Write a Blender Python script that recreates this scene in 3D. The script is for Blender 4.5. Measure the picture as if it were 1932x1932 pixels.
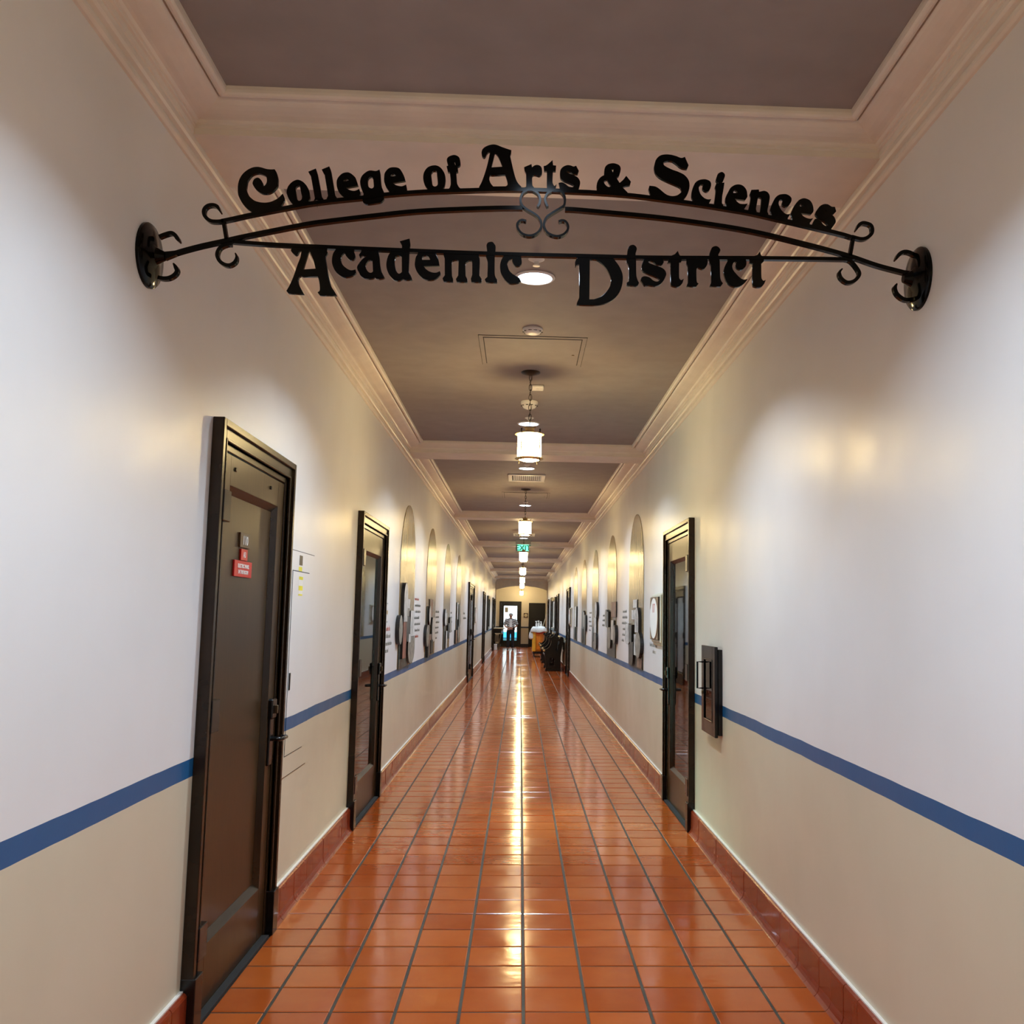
import bpy, bmesh, math, random
from mathutils import Vector, Matrix
random.seed(7)
PI = math.pi
scn = bpy.context.scene
COL = scn.collection
for o in list(bpy.data.objects): bpy.data.objects.remove(o)

# ------------------------------------------------------------------ camera
CAM = (-0.0435, 0.0, 1.5422)
FPX, PITCH, YAW, ROLL, PPX, PPY = 1822.57, 0.1152, 0.0423, 0.0157, 1062.77, 951.89
cd = bpy.data.cameras.new('camera'); cam = bpy.data.objects.new('camera', cd); COL.objects.link(cam)
_f = Vector((math.sin(YAW)*math.cos(PITCH), math.cos(YAW)*math.cos(PITCH), math.sin(PITCH)))
_r = Vector((math.cos(YAW), -math.sin(YAW), 0)); _u = _r.cross(_f)
_x = math.cos(ROLL)*_r + math.sin(ROLL)*_u; _y = -math.sin(ROLL)*_r + math.cos(ROLL)*_u
_m = Matrix((_x, _y, -_f)).transposed().to_4x4(); _m.translation = Vector(CAM)
cam.matrix_world = _m
cd.sensor_width = 36.0; cd.sensor_fit = 'HORIZONTAL'; cd.lens = FPX/1932*36.0
cd.shift_x = (966-PPX)/1932; cd.shift_y = (PPY-966)/1932
cd.clip_start = 0.05; cd.clip_end = 300
scn.camera = cam

# ------------------------------------------------------------------ world, view
w = bpy.data.worlds.new('sky'); scn.world = w; w.use_nodes = True
bg = w.node_tree.nodes['Background']; bg.inputs[0].default_value = (0.80, 0.92, 1.0, 1); bg.inputs[1].default_value = 2.6
vs = scn.view_settings
vs.view_transform = 'Standard'; vs.look = 'None'; vs.gamma = 1.0; vs.use_curve_mapping = False
vs.exposure = 0.85
cy = scn.cycles
cy.use_denoising = True; cy.max_bounces = 6; cy.diffuse_bounces = 4; cy.glossy_bounces = 3
cy.use_adaptive_sampling = True; cy.adaptive_threshold = 0.05
cy.transmission_bounces = 4; cy.transparent_max_bounces = 8; cy.sample_clamp_indirect = 6.0
cy.caustics_reflective = False; cy.caustics_refractive = False
WARM = (1.0, 0.74, 0.34); COOL = (0.66, 0.82, 1.0)
PEND_STRENGTH = 46.0; DOWN_POWER = 25.0; LENS_STRENGTH = 9.0

# ------------------------------------------------------------------ layout
XL, XR = -1.255, 1.25          # wall faces
YB, YE = -6.0, 48.5            # back wall, end wall
YA = 46.6                      # arch wall
ZC, ZB, ZW = 3.30, 3.20, 3.135 # ceiling panel, beam underside, bottom of crown
beam_near = lambda i: 3.267 + 6.63*i
beam_far = lambda i: 3.690 + 6.63*i

# ------------------------------------------------------------------ helpers
WL = {}                        # world location of every object
class MB:
    """collects geometry in world space; build() links it as one mesh object"""
    def __init__(s, side=None): s.v = []; s.f = []; s.side = side
    def P(s, a, b, c):
        if s.side == 'L': return (XL + c, a, b)      # wall space: along, up, out
        if s.side == 'R': return (XR - c, a, b)
        return (a, b, c)
    def add(s, vs, fs):
        n = len(s.v); s.v += [s.P(*p) for p in vs]; s.f += [tuple(i+n for i in f) for f in fs]; return s
    def box(s, a0, a1, b0, b1, c0, c1):
        vs = [(a, b, c) for a in (a0, a1) for b in (b0, b1) for c in (c0, c1)]
        return s.add(vs, [(0,1,3,2),(4,6,7,5),(0,4,5,1),(2,3,7,6),(0,2,6,4),(1,5,7,3)])
    def cbox(s, a0, a1, b0, b1, c0, c1, e=0.004):
        """box with chamfered edges"""
        vs = []
        A, B, Cc = (a0, a1), (b0, b1), (c0, c1)
        idx = {}
        for i in (0,1):
            for j in (0,1):
                for k in (0,1):
                    p = (A[i], B[j], Cc[k]); d = (e*(1-2*i), e*(1-2*j), e*(1-2*k))
                    for ax in range(3):
                        q = [p[t] + (d[t] if t != ax else 0) for t in range(3)]
                        idx[(i,j,k,ax)] = len(vs); vs.append(tuple(q))
        fs = []
        for ax in range(3):
            o = [t for t in range(3) if t != ax]
            for sgn in (0,1):
                ring = []
                for (x, y) in ((0,0),(1,0),(1,1),(0,1)):
                    t = [0,0,0]; t[ax] = sgn; t[o[0]] = x; t[o[1]] = y
                    ring.append(idx[(t[0],t[1],t[2],ax)])
                fs.append(tuple(ring))
        for ax in range(3):                                   # edges along ax
            o = [t for t in range(3) if t != ax]
            for x in (0,1):
                for y in (0,1):
                    t0 = [0,0,0]; t0[o[0]] = x; t0[o[1]] = y; t1 = list(t0); t1[ax] = 1
                    fs.append((idx[(*t0,o[0])], idx[(*t0,o[1])], idx[(*t1,o[1])], idx[(*t1,o[0])]))
        for i in (0,1):
            for j in (0,1):
                for k in (0,1): fs.append(tuple(idx[(i,j,k,ax)] for ax in range(3)))
        return s.add(vs, fs)
    def prism(s, poly, c0, c1):
        """polygon in (a, b) extruded along the third axis"""
        n = len(poly)
        vs = [(p[0], p[1], c0) for p in poly] + [(p[0], p[1], c1) for p in poly]
        fs = [tuple(range(n))[::-1], tuple(range(n, 2*n))] + [(i, (i+1) % n, n+(i+1) % n, n+i) for i in range(n)]
        return s.add(vs, fs)
    def lathe(s, prof, c, n=24, axis='z', cap=True):
        """profile [(r, h)] turned about an axis through c"""
        vs = []
        for r, h in prof:
            for k in range(n):
                t = 2*PI*k/n; x, y = r*math.cos(t), r*math.sin(t)
                vs.append({'z': (c[0]+x, c[1]+y, c[2]+h), 'y': (c[0]+x, c[1]+h, c[2]+y), 'x': (c[0]+h, c[1]+x, c[2]+y)}[axis])
        fs = [(i*n+k, i*n+(k+1) % n, (i+1)*n+(k+1) % n, (i+1)*n+k) for i in range(len(prof)-1) for k in range(n)]
        if cap:
            fs += [tuple(range(n)), tuple(range((len(prof)-1)*n, len(prof)*n))]
        return s.add(vs, fs)
    def tube(s, pts, r, n=8, closed=False):
        P = [Vector(p) for p in pts]; m = len(P); vs = []
        rr = r if isinstance(r, (list, tuple)) else [r]*m
        up = None
        for i in range(m):
            d = (P[(i+1) % m]-P[i-1]) if closed else (P[min(i+1, m-1)]-P[max(i-1, 0)])
            d.normalize()
            if up is None:
                up = Vector((0,0,1)) if abs(d.z) < 0.9 else Vector((1,0,0))
            a = d.cross(up); a.normalize(); b = a.cross(d); up = b
            vs += [tuple(P[i] + rr[i]*(math.cos(2*PI*k/n)*a + math.sin(2*PI*k/n)*b)) for k in range(n)]
        q = m if closed else m-1
        fs = [(i*n+k, i*n+(k+1) % n, ((i+1) % m)*n+(k+1) % n, ((i+1) % m)*n+k) for i in range(q) for k in range(n)]
        if not closed: fs += [tuple(range(n)), tuple(range((m-1)*n, m*n))]
        return s.add(vs, fs)
    def ball(s, c, rx, ry, rz, n=12, m=8):
        prof = [(math.sin(PI*i/m), -math.cos(PI*i/m)) for i in range(m+1)]
        vs = []; 
        for r, h in prof:
            vs += [(c[0]+rx*max(r,1e-3)*math.cos(2*PI*k/n), c[1]+ry*max(r,1e-3)*math.sin(2*PI*k/n), c[2]+rz*h) for k in range(n)]
        fs = [(i*n+k, i*n+(k+1) % n, (i+1)*n+(k+1) % n, (i+1)*n+k) for i in range(m) for k in range(n)]
        return s.add(vs, fs + [tuple(range(n)), tuple(range(m*n, (m+1)*n))])
    def build(s, name, mat, parent=None, smooth=False, merge=False, origin=None):
        loc = WL[parent.name] if parent else None
        if loc is None:
            if origin is not None: loc = Vector(origin)
            else:
                xs, ys, zs = zip(*s.v); loc = Vector(((min(xs)+max(xs))/2, (min(ys)+max(ys))/2, min(zs)))
        me = bpy.data.meshes.new(name)
        me.from_pydata([(p[0]-loc[0], p[1]-loc[1], p[2]-loc[2]) for p in s.v], [], s.f)
        bm = bmesh.new(); bm.from_mesh(me)
        if merge: bmesh.ops.remove_doubles(bm, verts=bm.verts, dist=1e-5)
        bmesh.ops.recalc_face_normals(bm, faces=bm.faces)
        bm.to_mesh(me); bm.free()
        if smooth:
            for p in me.polygons: p.use_smooth = True
            try: me.set_sharp_from_angle(angle=math.radians(40))
            except Exception: pass
        return link(name, me, mat, parent, loc)
def link(name, me, mat, parent=None, loc=(0,0,0)):
    o = bpy.data.objects.new(name, me); COL.objects.link(o)
    if mat: me.materials.clear(); me.materials.append(M[mat] if isinstance(mat, str) else mat)
    if parent: o.parent = parent; WL[o.name] = WL[parent.name]
    else: o.location = loc; WL[o.name] = Vector(loc)
    return o
def tag(o, label=None, cat=None, group=None, kind=None):
    if label: o['label'] = label
    if cat: o['category'] = cat
    if group: o['group'] = group
    if kind: o['kind'] = kind
    return o
def thing(name, loc, label, cat, group=None, kind=None):
    o = bpy.data.objects.new(name, None); COL.objects.link(o); o.location = loc; o.empty_display_size = 0.1
    WL[o.name] = Vector(loc); return tag(o, label, cat, group, kind)
def copy_tree(o, parent=None, loc=None):
    c = o.copy(); COL.objects.link(c)
    if parent: c.parent = parent
    if loc is not None: c.location = loc
    for ch in o.children: copy_tree(ch, c)
    WL[c.name] = Vector(c.location)
    return c
def spline(pts, n=4, closed=True):
    """pts: (x, y, corner) ; Catmull-Rom between smooth points, straight into corners"""
    m = len(pts); out = []
    for i in range(m if closed else m-1):
        p1, p2 = pts[i], pts[(i+1) % m]
        p0 = pts[i-1] if (closed or i > 0) else p1
        p3 = pts[(i+2) % m] if (closed or i+2 < m) else p2
        if p1[2]: p0 = (2*p1[0]-p2[0], 2*p1[1]-p2[1], 0)
        if p2[2]: p3 = (2*p2[0]-p1[0], 2*p2[1]-p1[1], 0)
        st = 1 if (p1[2] and p2[2]) else n
        for k in range(st):
            t = k/st; t2, t3 = t*t, t*t*t
            out.append(tuple(0.5*(2*p1[j] + (p2[j]-p0[j])*t + (2*p0[j]-5*p1[j]+4*p2[j]-p3[j])*t2 + (3*p1[j]-p0[j]-3*p2[j]+p3[j])*t3) for j in (0,1)))
    if not closed: out.append(pts[-1][:2])
    return out
def curve_mesh(contours, depth, bevel=0.0008):
    """filled outlines with holes, extruded; lies in local xy, thickness +-depth/2 along z"""
    cu = bpy.data.curves.new('outline', 'CURVE'); cu.dimensions = '2D'; cu.fill_mode = 'BOTH'; cu.extrude = depth/2; cu.bevel_depth = bevel
    for c in contours:
        sp = cu.splines.new('POLY'); sp.points.add(len(c)-1); sp.use_cyclic_u = True
        for q, p in zip(sp.points, c): q.co = (p[0], p[1], 0, 1)
    return bake(cu)
def bake(data):
    o = bpy.data.objects.new('tmp', data); COL.objects.link(o)
    dg = bpy.context.evaluated_depsgraph_get(); dg.update()
    me = bpy.data.meshes.new_from_object(o.evaluated_get(dg))
    bpy.data.objects.remove(o)
    return me
def text_mesh(body, size, depth=0.0006, align='LEFT', bold=0.0):
    cu = bpy.data.curves.new('text', 'FONT'); cu.body = body; cu.size = size; cu.extrude = depth; cu.align_x = align; cu.offset = bold; cu.resolution_u = 3
    return bake(cu)
def wall_xform(side, u, v, out):
    """local (x right, y up, z toward viewer) placed on a side wall"""
    if side == 'L': m = Matrix(((0,0,1,XL+out),(1,0,0,u),(0,1,0,v),(0,0,0,1)))
    else: m = Matrix(((0,0,-1,XR-out),(-1,0,0,u),(0,1,0,v),(0,0,0,1)))
    return m
def front_xform(x, y, z):      # facing -Y
    return Matrix(((1,0,0,x),(0,0,-1,y),(0,1,0,z),(0,0,0,1)))
def place_mesh(name, me, mat, mtx, parent=None):
    me.transform(mtx)
    if parent:
        L = WL[parent.name]; me.transform(Matrix.Translation((-L[0], -L[1], -L[2])))
        return link(name, me, mat, parent)
    xs = [v.co for v in me.vertices]
    L = Vector(((min(p.x for p in xs)+max(p.x for p in xs))/2, (min(p.y for p in xs)+max(p.y for p in xs))/2, min(p.z for p in xs)))
    me.transform(Matrix.Translation(-L)); return link(name, me, mat, None, L)
def skin_mesh(verts, edges, radii, sub=2, root=0):
    me = bpy.data.meshes.new('skin'); me.from_pydata(verts, edges, [])
    o = bpy.data.objects.new('skin_tmp', me); COL.objects.link(o)
    md = o.modifiers.new('s', 'SKIN'); md.use_smooth_shade = True
    if not me.skin_vertices: me.attributes  # layer is made by the modifier
    for i, sv in enumerate(me.skin_vertices[0].data):
        r = radii[i]; sv.radius = r if isinstance(r, tuple) else (r, r); sv.use_root = (i == root)
    sd = o.modifiers.new('d', 'SUBSURF'); sd.levels = sub; sd.render_levels = sub
    dg = bpy.context.evaluated_depsgraph_get(); dg.update()
    out = bpy.data.meshes.new_from_object(o.evaluated_get(dg)); bpy.data.objects.remove(o)
    for p in out.polygons: p.use_smooth = True
    return out

# ------------------------------------------------------------------ materials
M = {}
class NT:
    def __init__(s, name):
        m = bpy.data.materials.new(name); m.use_nodes = True; s.m = m; s.t = m.node_tree; s.n = s.t.nodes
        s.b = s.n['Principled BSDF']; s.out = s.n['Material Output']; M[name] = m
    def node(s, ty, **k):
        x = s.n.new('ShaderNode'+ty)
        for a, b in k.items(): setattr(x, a, b)
        return x
    def lk(s, a, b): s.t.links.new(a, b)
    def val(s, sock, v):
        if hasattr(v, 'is_linked') or hasattr(v, 'links'): s.lk(v, sock)
        else: sock.default_value = v
    def math(s, op, a, b=0.0, c=None):
        x = s.node('Math', operation=op); s.val(x.inputs[0], a); s.val(x.inputs[1], b)
        if c is not None: s.val(x.inputs[2], c)
        return x.outputs[0]
    def mix(s, fac, a, b):
        x = s.node('Mix', data_type='RGBA'); s.val(x.inputs[0], fac); s.val(x.inputs[6], a); s.val(x.inputs[7], b); return x.outputs[2]
    def pos(s): return s.node('NewGeometry').outputs['Position']
    def obj(s): return s.node('TexCoord').outputs['Object']
    def scale(s, v, sc, loc=(0,0,0)):
        x = s.node('Mapping'); s.lk(v, x.inputs[0]); x.inputs['Scale'].default_value = sc; x.inputs['Location'].default_value = loc; return x.outputs[0]
    def noise(s, v, sc, det=3.0, rough=0.5):
        x = s.node('TexNoise'); s.lk(v, x.inputs['Vector']); x.inputs['Scale'].default_value = sc; x.inputs['Detail'].default_value = det; x.inputs['Roughness'].default_value = rough
        return x.outputs['Fac']
    def ramp(s, f, stops):
        x = s.node('ValToRGB'); s.lk(f, x.inputs[0]); e = x.color_ramp.elements
        while len(e) < len(stops): e.new(0.5)
        for q, (p, c) in zip(e, stops): q.position = p; q.color = (*c, 1) if len(c) == 3 else c
        return x.outputs[0]
    def bump(s, h, st, dist=0.01):
        x = s.node('Bump'); s.lk(h, x.inputs['Height']); x.inputs['Strength'].default_value = st; x.inputs['Distance'].default_value = dist
        s.lk(x.outputs[0], s.b.inputs['Normal']); return x
    def set(s, **k):
        nm = {'color': 'Base Color', 'rough': 'Roughness', 'metal': 'Metallic', 'spec': 'Specular IOR Level', 'coat': 'Coat Weight', 'coatr': 'Coat Roughness', 'em': 'Emission Color', 'es': 'Emission Strength', 'sheen': 'Sheen Weight'}
        for a, v in k.items():
            if isinstance(v, tuple) and len(v) == 3: v = (*v, 1)
            s.val(s.b.inputs[nm[a]], v)
        return s
def simple(name, color, rough=0.5, metal=0.0, var=0.08, bump=0.0, bscale=60, spec=0.5, coat=0.0):
    n = NT(name); p = n.obj(); f = n.noise(p, 6.0)
    dark = tuple(c*(1-2*var) for c in color); lite = tuple(min(1, c*(1+2*var)) for c in color)
    n.set(color=n.ramp(f, [(0.3, dark), (0.7, lite)]), rough=rough, metal=metal, spec=spec, coat=coat)
    if bump: n.bump(n.noise(p, bscale), bump, 0.004)
    return n
def emit(name, color, strength):
    n = NT(name); n.set(color=(0.8,0.8,0.8), em=color, es=strength, rough=0.4); return n

# painted wall: white above, blue stripe, beige dado (boundaries a little hand-painted)
n = NT('wall_paint'); p = n.pos(); sx = n.node('SeparateXYZ'); n.lk(p, sx.inputs[0])
z = n.math('ADD', sx.outputs[2], n.math('MULTIPLY', n.math('SUBTRACT', n.noise(n.scale(p, (1,1.2,0.2)), 2.0, 2), 0.5), 0.012))
up = n.math('GREATER_THAN', z, 0.995); mid = n.math('GREATER_THAN', z, 0.928)
mott = n.noise(p, 1.3, 4)
white = n.ramp(mott, [(0.3, (0.745, 0.735, 0.715)), (0.7, (0.80, 0.79, 0.775))])
beige = n.ramp(mott, [(0.3, (0.58, 0.52, 0.375)), (0.7, (0.63, 0.565, 0.415))])
n.set(color=n.mix(up, n.mix(mid, beige, (0.010, 0.095, 0.24, 1)), white), rough=n.ramp(n.noise(p, 3.0), [(0.3, (0.30,)*3), (0.75, (0.42,)*3)]), spec=0.5)
h = n.math('ADD', n.math('MULTIPLY', n.noise(n.scale(p, (1,1,0.5)), 2.2, 3), 1.0), n.math('MULTIPLY', n.noise(p, 90, 2), 0.035))
n.bump(h, 0.35, 0.012)
# end wall uses the same paint scheme, darker stripe
n = NT('end_wall_paint'); p = n.pos(); sx = n.node('SeparateXYZ'); n.lk(p, sx.inputs[0])
up = n.math('GREATER_THAN', sx.outputs[2], 1.0); mid = n.math('GREATER_THAN', sx.outputs[2], 0.93); bb = n.math('LESS_THAN', sx.outputs[2], 0.15)
n.set(color=n.mix(bb, n.mix(up, n.mix(mid, (0.5, 0.435, 0.3, 1), (0.015, 0.03, 0.06, 1)), (0.76, 0.72, 0.64, 1)), (0.02, 0.014, 0.01, 1)), rough=0.45)
simple('ceiling_paint', (0.30, 0.265, 0.255), 0.75, var=0.03)
simple('trim_paint', (0.76, 0.70, 0.62), 0.40, var=0.025, bump=0.05, bscale=30)
# glazed terracotta floor tile
def tile_mat(name, c0, c1, c2, rough, bump):
    n = NT(name); p = n.pos()
    cell = n.node('VectorMath', operation='FLOOR'); n.lk(n.scale(p, (4,4,0), (0, -0.972*1.0, 0)), cell.inputs[0])
    wn = n.node('TexWhiteNoise', noise_dimensions='3D'); n.lk(cell.outputs[0], wn.inputs['Vector'])
    cl = n.noise(p, 7.0, 4, 0.6)
    f = n.math('ADD', n.math('MULTIPLY', wn.outputs['Value'], 0.55), n.math('MULTIPLY', cl, 0.5))
    n.set(color=n.ramp(f, [(0.15, c0), (0.5, c1), (0.9, c2)]), rough=n.ramp(n.noise(p, 5.0, 5), [(0.3, (rough*0.7,)*3), (0.75, (rough*1.5,)*3)]), spec=0.5)
    h = n.math('ADD', n.noise(n.scale(p, (1,1.6,1)), 5.0, 3), n.math('MULTIPLY', n.noise(p, 60, 3), 0.05))
    n.bump(h, bump, 0.010); return n
tile_mat('floor_tile', (0.30, 0.050, 0.008), (0.37, 0.072, 0.012), (0.44, 0.100, 0.018), 0.125, 0.16)
tile_mat('base_tile', (0.15, 0.016, 0.004), (0.20, 0.025, 0.007), (0.24, 0.036, 0.010), 0.20, 0.15)
simple('grout', (0.032, 0.028, 0.016), 0.6, var=0.25, bump=0.3, bscale=120)
# dark stained timber with vertical grain
n = NT('dark_wood'); p = n.pos(); g = n.noise(n.scale(p, (30, 30, 1.2)), 3.0, 5, 0.6); g2 = n.noise(n.scale(p, (2, 2, 0.5)), 2.0, 2)
n.set(color=n.mix(g2, n.ramp(g, [(0.25, (0.018, 0.008, 0.002)), (0.75, (0.042, 0.020, 0.006))]), n.ramp(g, [(0.25, (0.026, 0.012, 0.003)), (0.75, (0.058, 0.029, 0.009))])), rough=0.30, spec=0.28)
n.bump(g, 0.05, 0.002)
simple('casing_wood', (0.016, 0.008, 0.003), 0.26, var=0.2, spec=0.32)
simple('black_wood', (0.005, 0.0035, 0.003), 0.22, var=0.2, spec=0.35)
simple('black_metal', (0.003, 0.003, 0.0035), 0.22, metal=0.0, var=0.15, spec=0.4)
simple('sign_metal', (0.0012, 0.0014, 0.0015), 0.12, var=0.1, spec=0.16)
simple('dark_bronze', (0.030, 0.019, 0.010), 0.38, metal=0.4, var=0.2)
simple('bronze_lever', (0.16, 0.115, 0.065), 0.32, metal=0.85, var=0.1)
simple('brass', (0.62, 0.44, 0.20), 0.35, metal=0.6, var=0.1)
simple('white_plastic', (0.78, 0.76, 0.72), 0.4, var=0.02)
simple('grey_plastic', (0.42, 0.42, 0.40), 0.45, var=0.05)
simple('dark_gap', (0.012, 0.010, 0.008), 0.8)
simple('shade_groove', (0.05, 0.03, 0.02), 0.8)
simple('red_sign', (0.55, 0.012, 0.014), 0.35, var=0.05)
simple('brown_sign', (0.070, 0.040, 0.020), 0.4)
simple('white_letter', (0.85, 0.83, 0.78), 0.5, var=0.02)
simple('grey_letter', (0.22, 0.22, 0.18), 0.6)
simple('red_letter', (0.50, 0.085, 0.04), 0.6)
simple('yellow_paper', (0.80, 0.72, 0.06), 0.6)
simple('black_label', (0.07, 0.055, 0.035), 0.4)
simple('cream_frame', (0.62, 0.58, 0.45), 0.45)
simple('oval_brown', (0.045, 0.022, 0.012), 0.35)
simple('tan_scroll', (0.50, 0.34, 0.19), 0.45)
simple('cut_edge', (0.006, 0.006, 0.006), 0.35)
simple('orange_bag', (0.72, 0.22, 0.02), 0.45, var=0.12)
simple('red_band', (0.55, 0.05, 0.02), 0.45)
simple('white_cloth', (0.74, 0.74, 0.70), 0.8, var=0.1, bump=0.4, bscale=25)
simple('yellow_plastic', (0.72, 0.36, 0.03), 0.4)
simple('pale_wood', (0.50, 0.38, 0.22), 0.5, var=0.15)
simple('mid_brown', (0.10, 0.065, 0.03), 0.5)
simple('skin', (0.48, 0.24, 0.15), 0.55, var=0.05)
simple('grey_hair', (0.42, 0.40, 0.36), 0.7, var=0.2)
simple('trouser_cloth', (0.008, 0.008, 0.010), 0.8)
simple('shoe_leather', (0.02, 0.017, 0.015), 0.4)
simple('grille_olive', (0.26, 0.24, 0.15), 0.5)
simple('room_aqua', (0.50, 0.66, 0.64), 0.5, var=0.04)
simple('room_white', (0.66, 0.67, 0.64), 0.6, var=0.04)
simple('room_carpet', (0.20, 0.19, 0.17), 0.9, var=0.2)
simple('green_paint', (0.045, 0.12, 0.075), 0.45)
simple('blue_paint', (0.03, 0.32, 0.62), 0.4)
simple('teal_paint', (0.02, 0.12, 0.14), 0.4)
simple('concrete', (0.62, 0.62, 0.60), 0.8)
simple('stucco', (0.80, 0.80, 0.78), 0.8)
simple('cut_print_red', (0.24, 0.09, 0.06), 0.4, var=0.3)
n = NT('striped_cloth'); p = n.pos(); sx = n.node('SeparateXYZ'); n.lk(p, sx.inputs[0])
st = n.math('GREATER_THAN', n.math('FRACT', n.math('MULTIPLY', n.math('ADD', sx.outputs[2], n.math('MULTIPLY', n.math('ABSOLUTE', n.math('SUBTRACT', sx.outputs[0], -0.47)), 0.35)), 13.0)), 0.5)
n.set(color=n.mix(st, (0.012, 0.013, 0.012, 1), (0.72, 0.72, 0.68, 1)), rough=0.85)
# photo prints on the cut-outs and sepia photo on the arches
def print_mat(name, stops, sc, rough):
    n = NT(name); p = n.pos(); a = n.noise(n.scale(p, (1, 1.0, 1.6)), sc, 6, 0.62); b = n.noise(n.scale(p, (1, 2.6, 1.0), (3,1,2)), sc*0.55, 3)
    n.set(color=n.ramp(n.math('ADD', n.math('MULTIPLY', a, 0.7), n.math('MULTIPLY', b, 0.42)), stops), rough=rough, spec=0.5); return n
print_mat('print_light', [(0.38, (0.05, 0.05, 0.045)), (0.46, (0.38, 0.38, 0.35)), (0.60, (0.70, 0.70, 0.66))], 7.0, 0.32)
print_mat('print_mid', [(0.36, (0.02, 0.02, 0.018)), (0.50, (0.20, 0.19, 0.15)), (0.70, (0.46, 0.44, 0.36))], 9.0, 0.30)
print_mat('print_dark', [(0.40, (0.008, 0.009, 0.008)), (0.58, (0.035, 0.045, 0.036)), (0.75, (0.16, 0.17, 0.13))], 8.0, 0.28)
print_mat('print_brown', [(0.38, (0.06, 0.03, 0.015)), (0.55, (0.22, 0.12, 0.07)), (0.72, (0.40, 0.26, 0.17))], 6.0, 0.35)
n = NT('arch_print'); p = n.pos(); a = n.noise(n.scale(p, (1, 5.0, 0.5)), 2.4, 5, 0.6); b = n.noise(n.scale(p, (1, 1.2, 1.0), (0, 5, 0)), 1.6, 2)
n.set(color=n.mix(b, n.ramp(a, [(0.3, (0.155, 0.105, 0.045)), (0.7, (0.34, 0.245, 0.12))]), n.ramp(a, [(0.3, (0.22, 0.155, 0.07)), (0.7, (0.42, 0.32, 0.17))])), rough=0.24, spec=0.6)
n.bump(n.noise(n.scale(p, (1, 6.0, 0.8)), 3.0, 2), 0.08, 0.006)
# glass: clear pane that mirrors at glancing angles
def pane(name, tint, extra=0.0, rough=0.02):
    n = NT(name); n.n.remove(n.b)
    tr = n.node('BsdfTransparent'); tr.inputs[0].default_value = (*tint, 1)
    gl = n.node('BsdfGlossy'); gl.inputs['Roughness'].default_value = rough; gl.inputs[0].default_value = (0.9, 0.95, 0.95, 1)
    fr = n.node('Fresnel'); fr.inputs[0].default_value = 1.28
    mx = n.node('MixShader'); n.lk(n.math('ADD', fr.outputs[0], extra), mx.inputs[0]); n.lk(tr.outputs[0], mx.inputs[1]); n.lk(gl.outputs[0], mx.inputs[2]); n.lk(mx.outputs[0], n.out.inputs[0])
pane('glass_clear', (0.90, 0.95, 0.94))
pane('glass_aqua', (0.80, 0.93, 0.91), 0.02)
simple('glass_dark', (0.03, 0.035, 0.035), 0.06, spec=0.7)
simple('glass_pale', (0.55, 0.60, 0.62), 0.10, spec=0.6)
emit('lamp_glass', WARM, PEND_STRENGTH)
emit('lens_glow', COOL, LENS_STRENGTH)
emit('exit_green', (0.02, 0.75, 0.42), 1.3)
for q in ('lens_glow', 'exit_green'): M[q].cycles.emission_sampling = 'NONE'

# ================================================================== structure
# ---- floor: grout bed with single tiles
fl = MB().box(XL-0.1, XR+0.1, YB, YE+0.2, -0.06, -0.004).build('floor', 'grout', origin=(0, 20, -0.06))
tag(fl, 'glossy terracotta tiled corridor floor', 'floor', kind='structure')
COLS = [(-1.215, -1.0)] + [(-1.0+0.25*i, -0.75+0.25*i) for i in range(8)] + [(1.0, 1.21)]
G = 0.0062
def tile_geo(b, x0, x1, y0, y1, dz=0.0, tilt=(0,0)):
    e = 0.003; cx, cyy = (x0+x1)/2, (y0+y1)/2
    def zz(x, y): return dz + tilt[0]*(x-cx) + tilt[1]*(y-cyy)
    o = [(x0, y0), (x1, y0), (x1, y1), (x0, y1)]; i = [(x0+e, y0+e), (x1-e, y0+e), (x1-e, y1-e), (x0+e, y1-e)]
    vs = [(x, y, -0.01) for x, y in o] + [(x, y, -0.0025+zz(x, y)) for x, y in o] + [(x, y, zz(x, y)) for x, y in i]
    fs = [(8,9,10,11)] + [(k, (k+1) % 4, 4+(k+1) % 4, 4+k) for k in range(4)] + [(4+k, 4+(k+1) % 4, 8+(k+1) % 4, 8+k) for k in range(4)]
    b.add(vs, fs)
protos = {}
Y0 = 3.993; rest = MB()
for j in range(-41, 179):
    y0, y1 = Y0+0.25*j, Y0+0.25*(j+1)
    if y1 > YE: continue
    for ci, (x0, x1) in enumerate(COLS):
        a0, a1, b0, b1 = x0+G, x1-G, y0+G, y1-G
        if -1 <= j < 29:
            v = random.randrange(5); key = (round(x1-x0, 3), v)
            if key not in protos:
                b = MB(); wx = (a1-a0)/2; wy = (b1-b0)/2
                tile_geo(b, -wx, wx, -wy, wy, random.uniform(-4e-4, 4e-4), (random.uniform(-4.5e-3, 4.5e-3), random.uniform(-4.5e-3, 4.5e-3)))
                me = bpy.data.meshes.new('floor_tile'); me.from_pydata(b.v, [], b.f); me.materials.append(M['floor_tile']); protos[key] = me
            o = bpy.data.objects.new('floor_tile', protos[key]); COL.objects.link(o); o.parent = fl
            o.location = Vector(((a0+a1)/2, (b0+b1)/2, 0)) - WL['floor']
        else:
            tile_geo(rest, a0, a1, b0, b1, random.uniform(-4e-4, 4e-4), (random.uniform(-4.5e-3, 4.5e-3), random.uniform(-4.5e-3, 4.5e-3)))
tag(rest.build('distant_floor_tiles', 'floor_tile', fl), kind='stuff')

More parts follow.
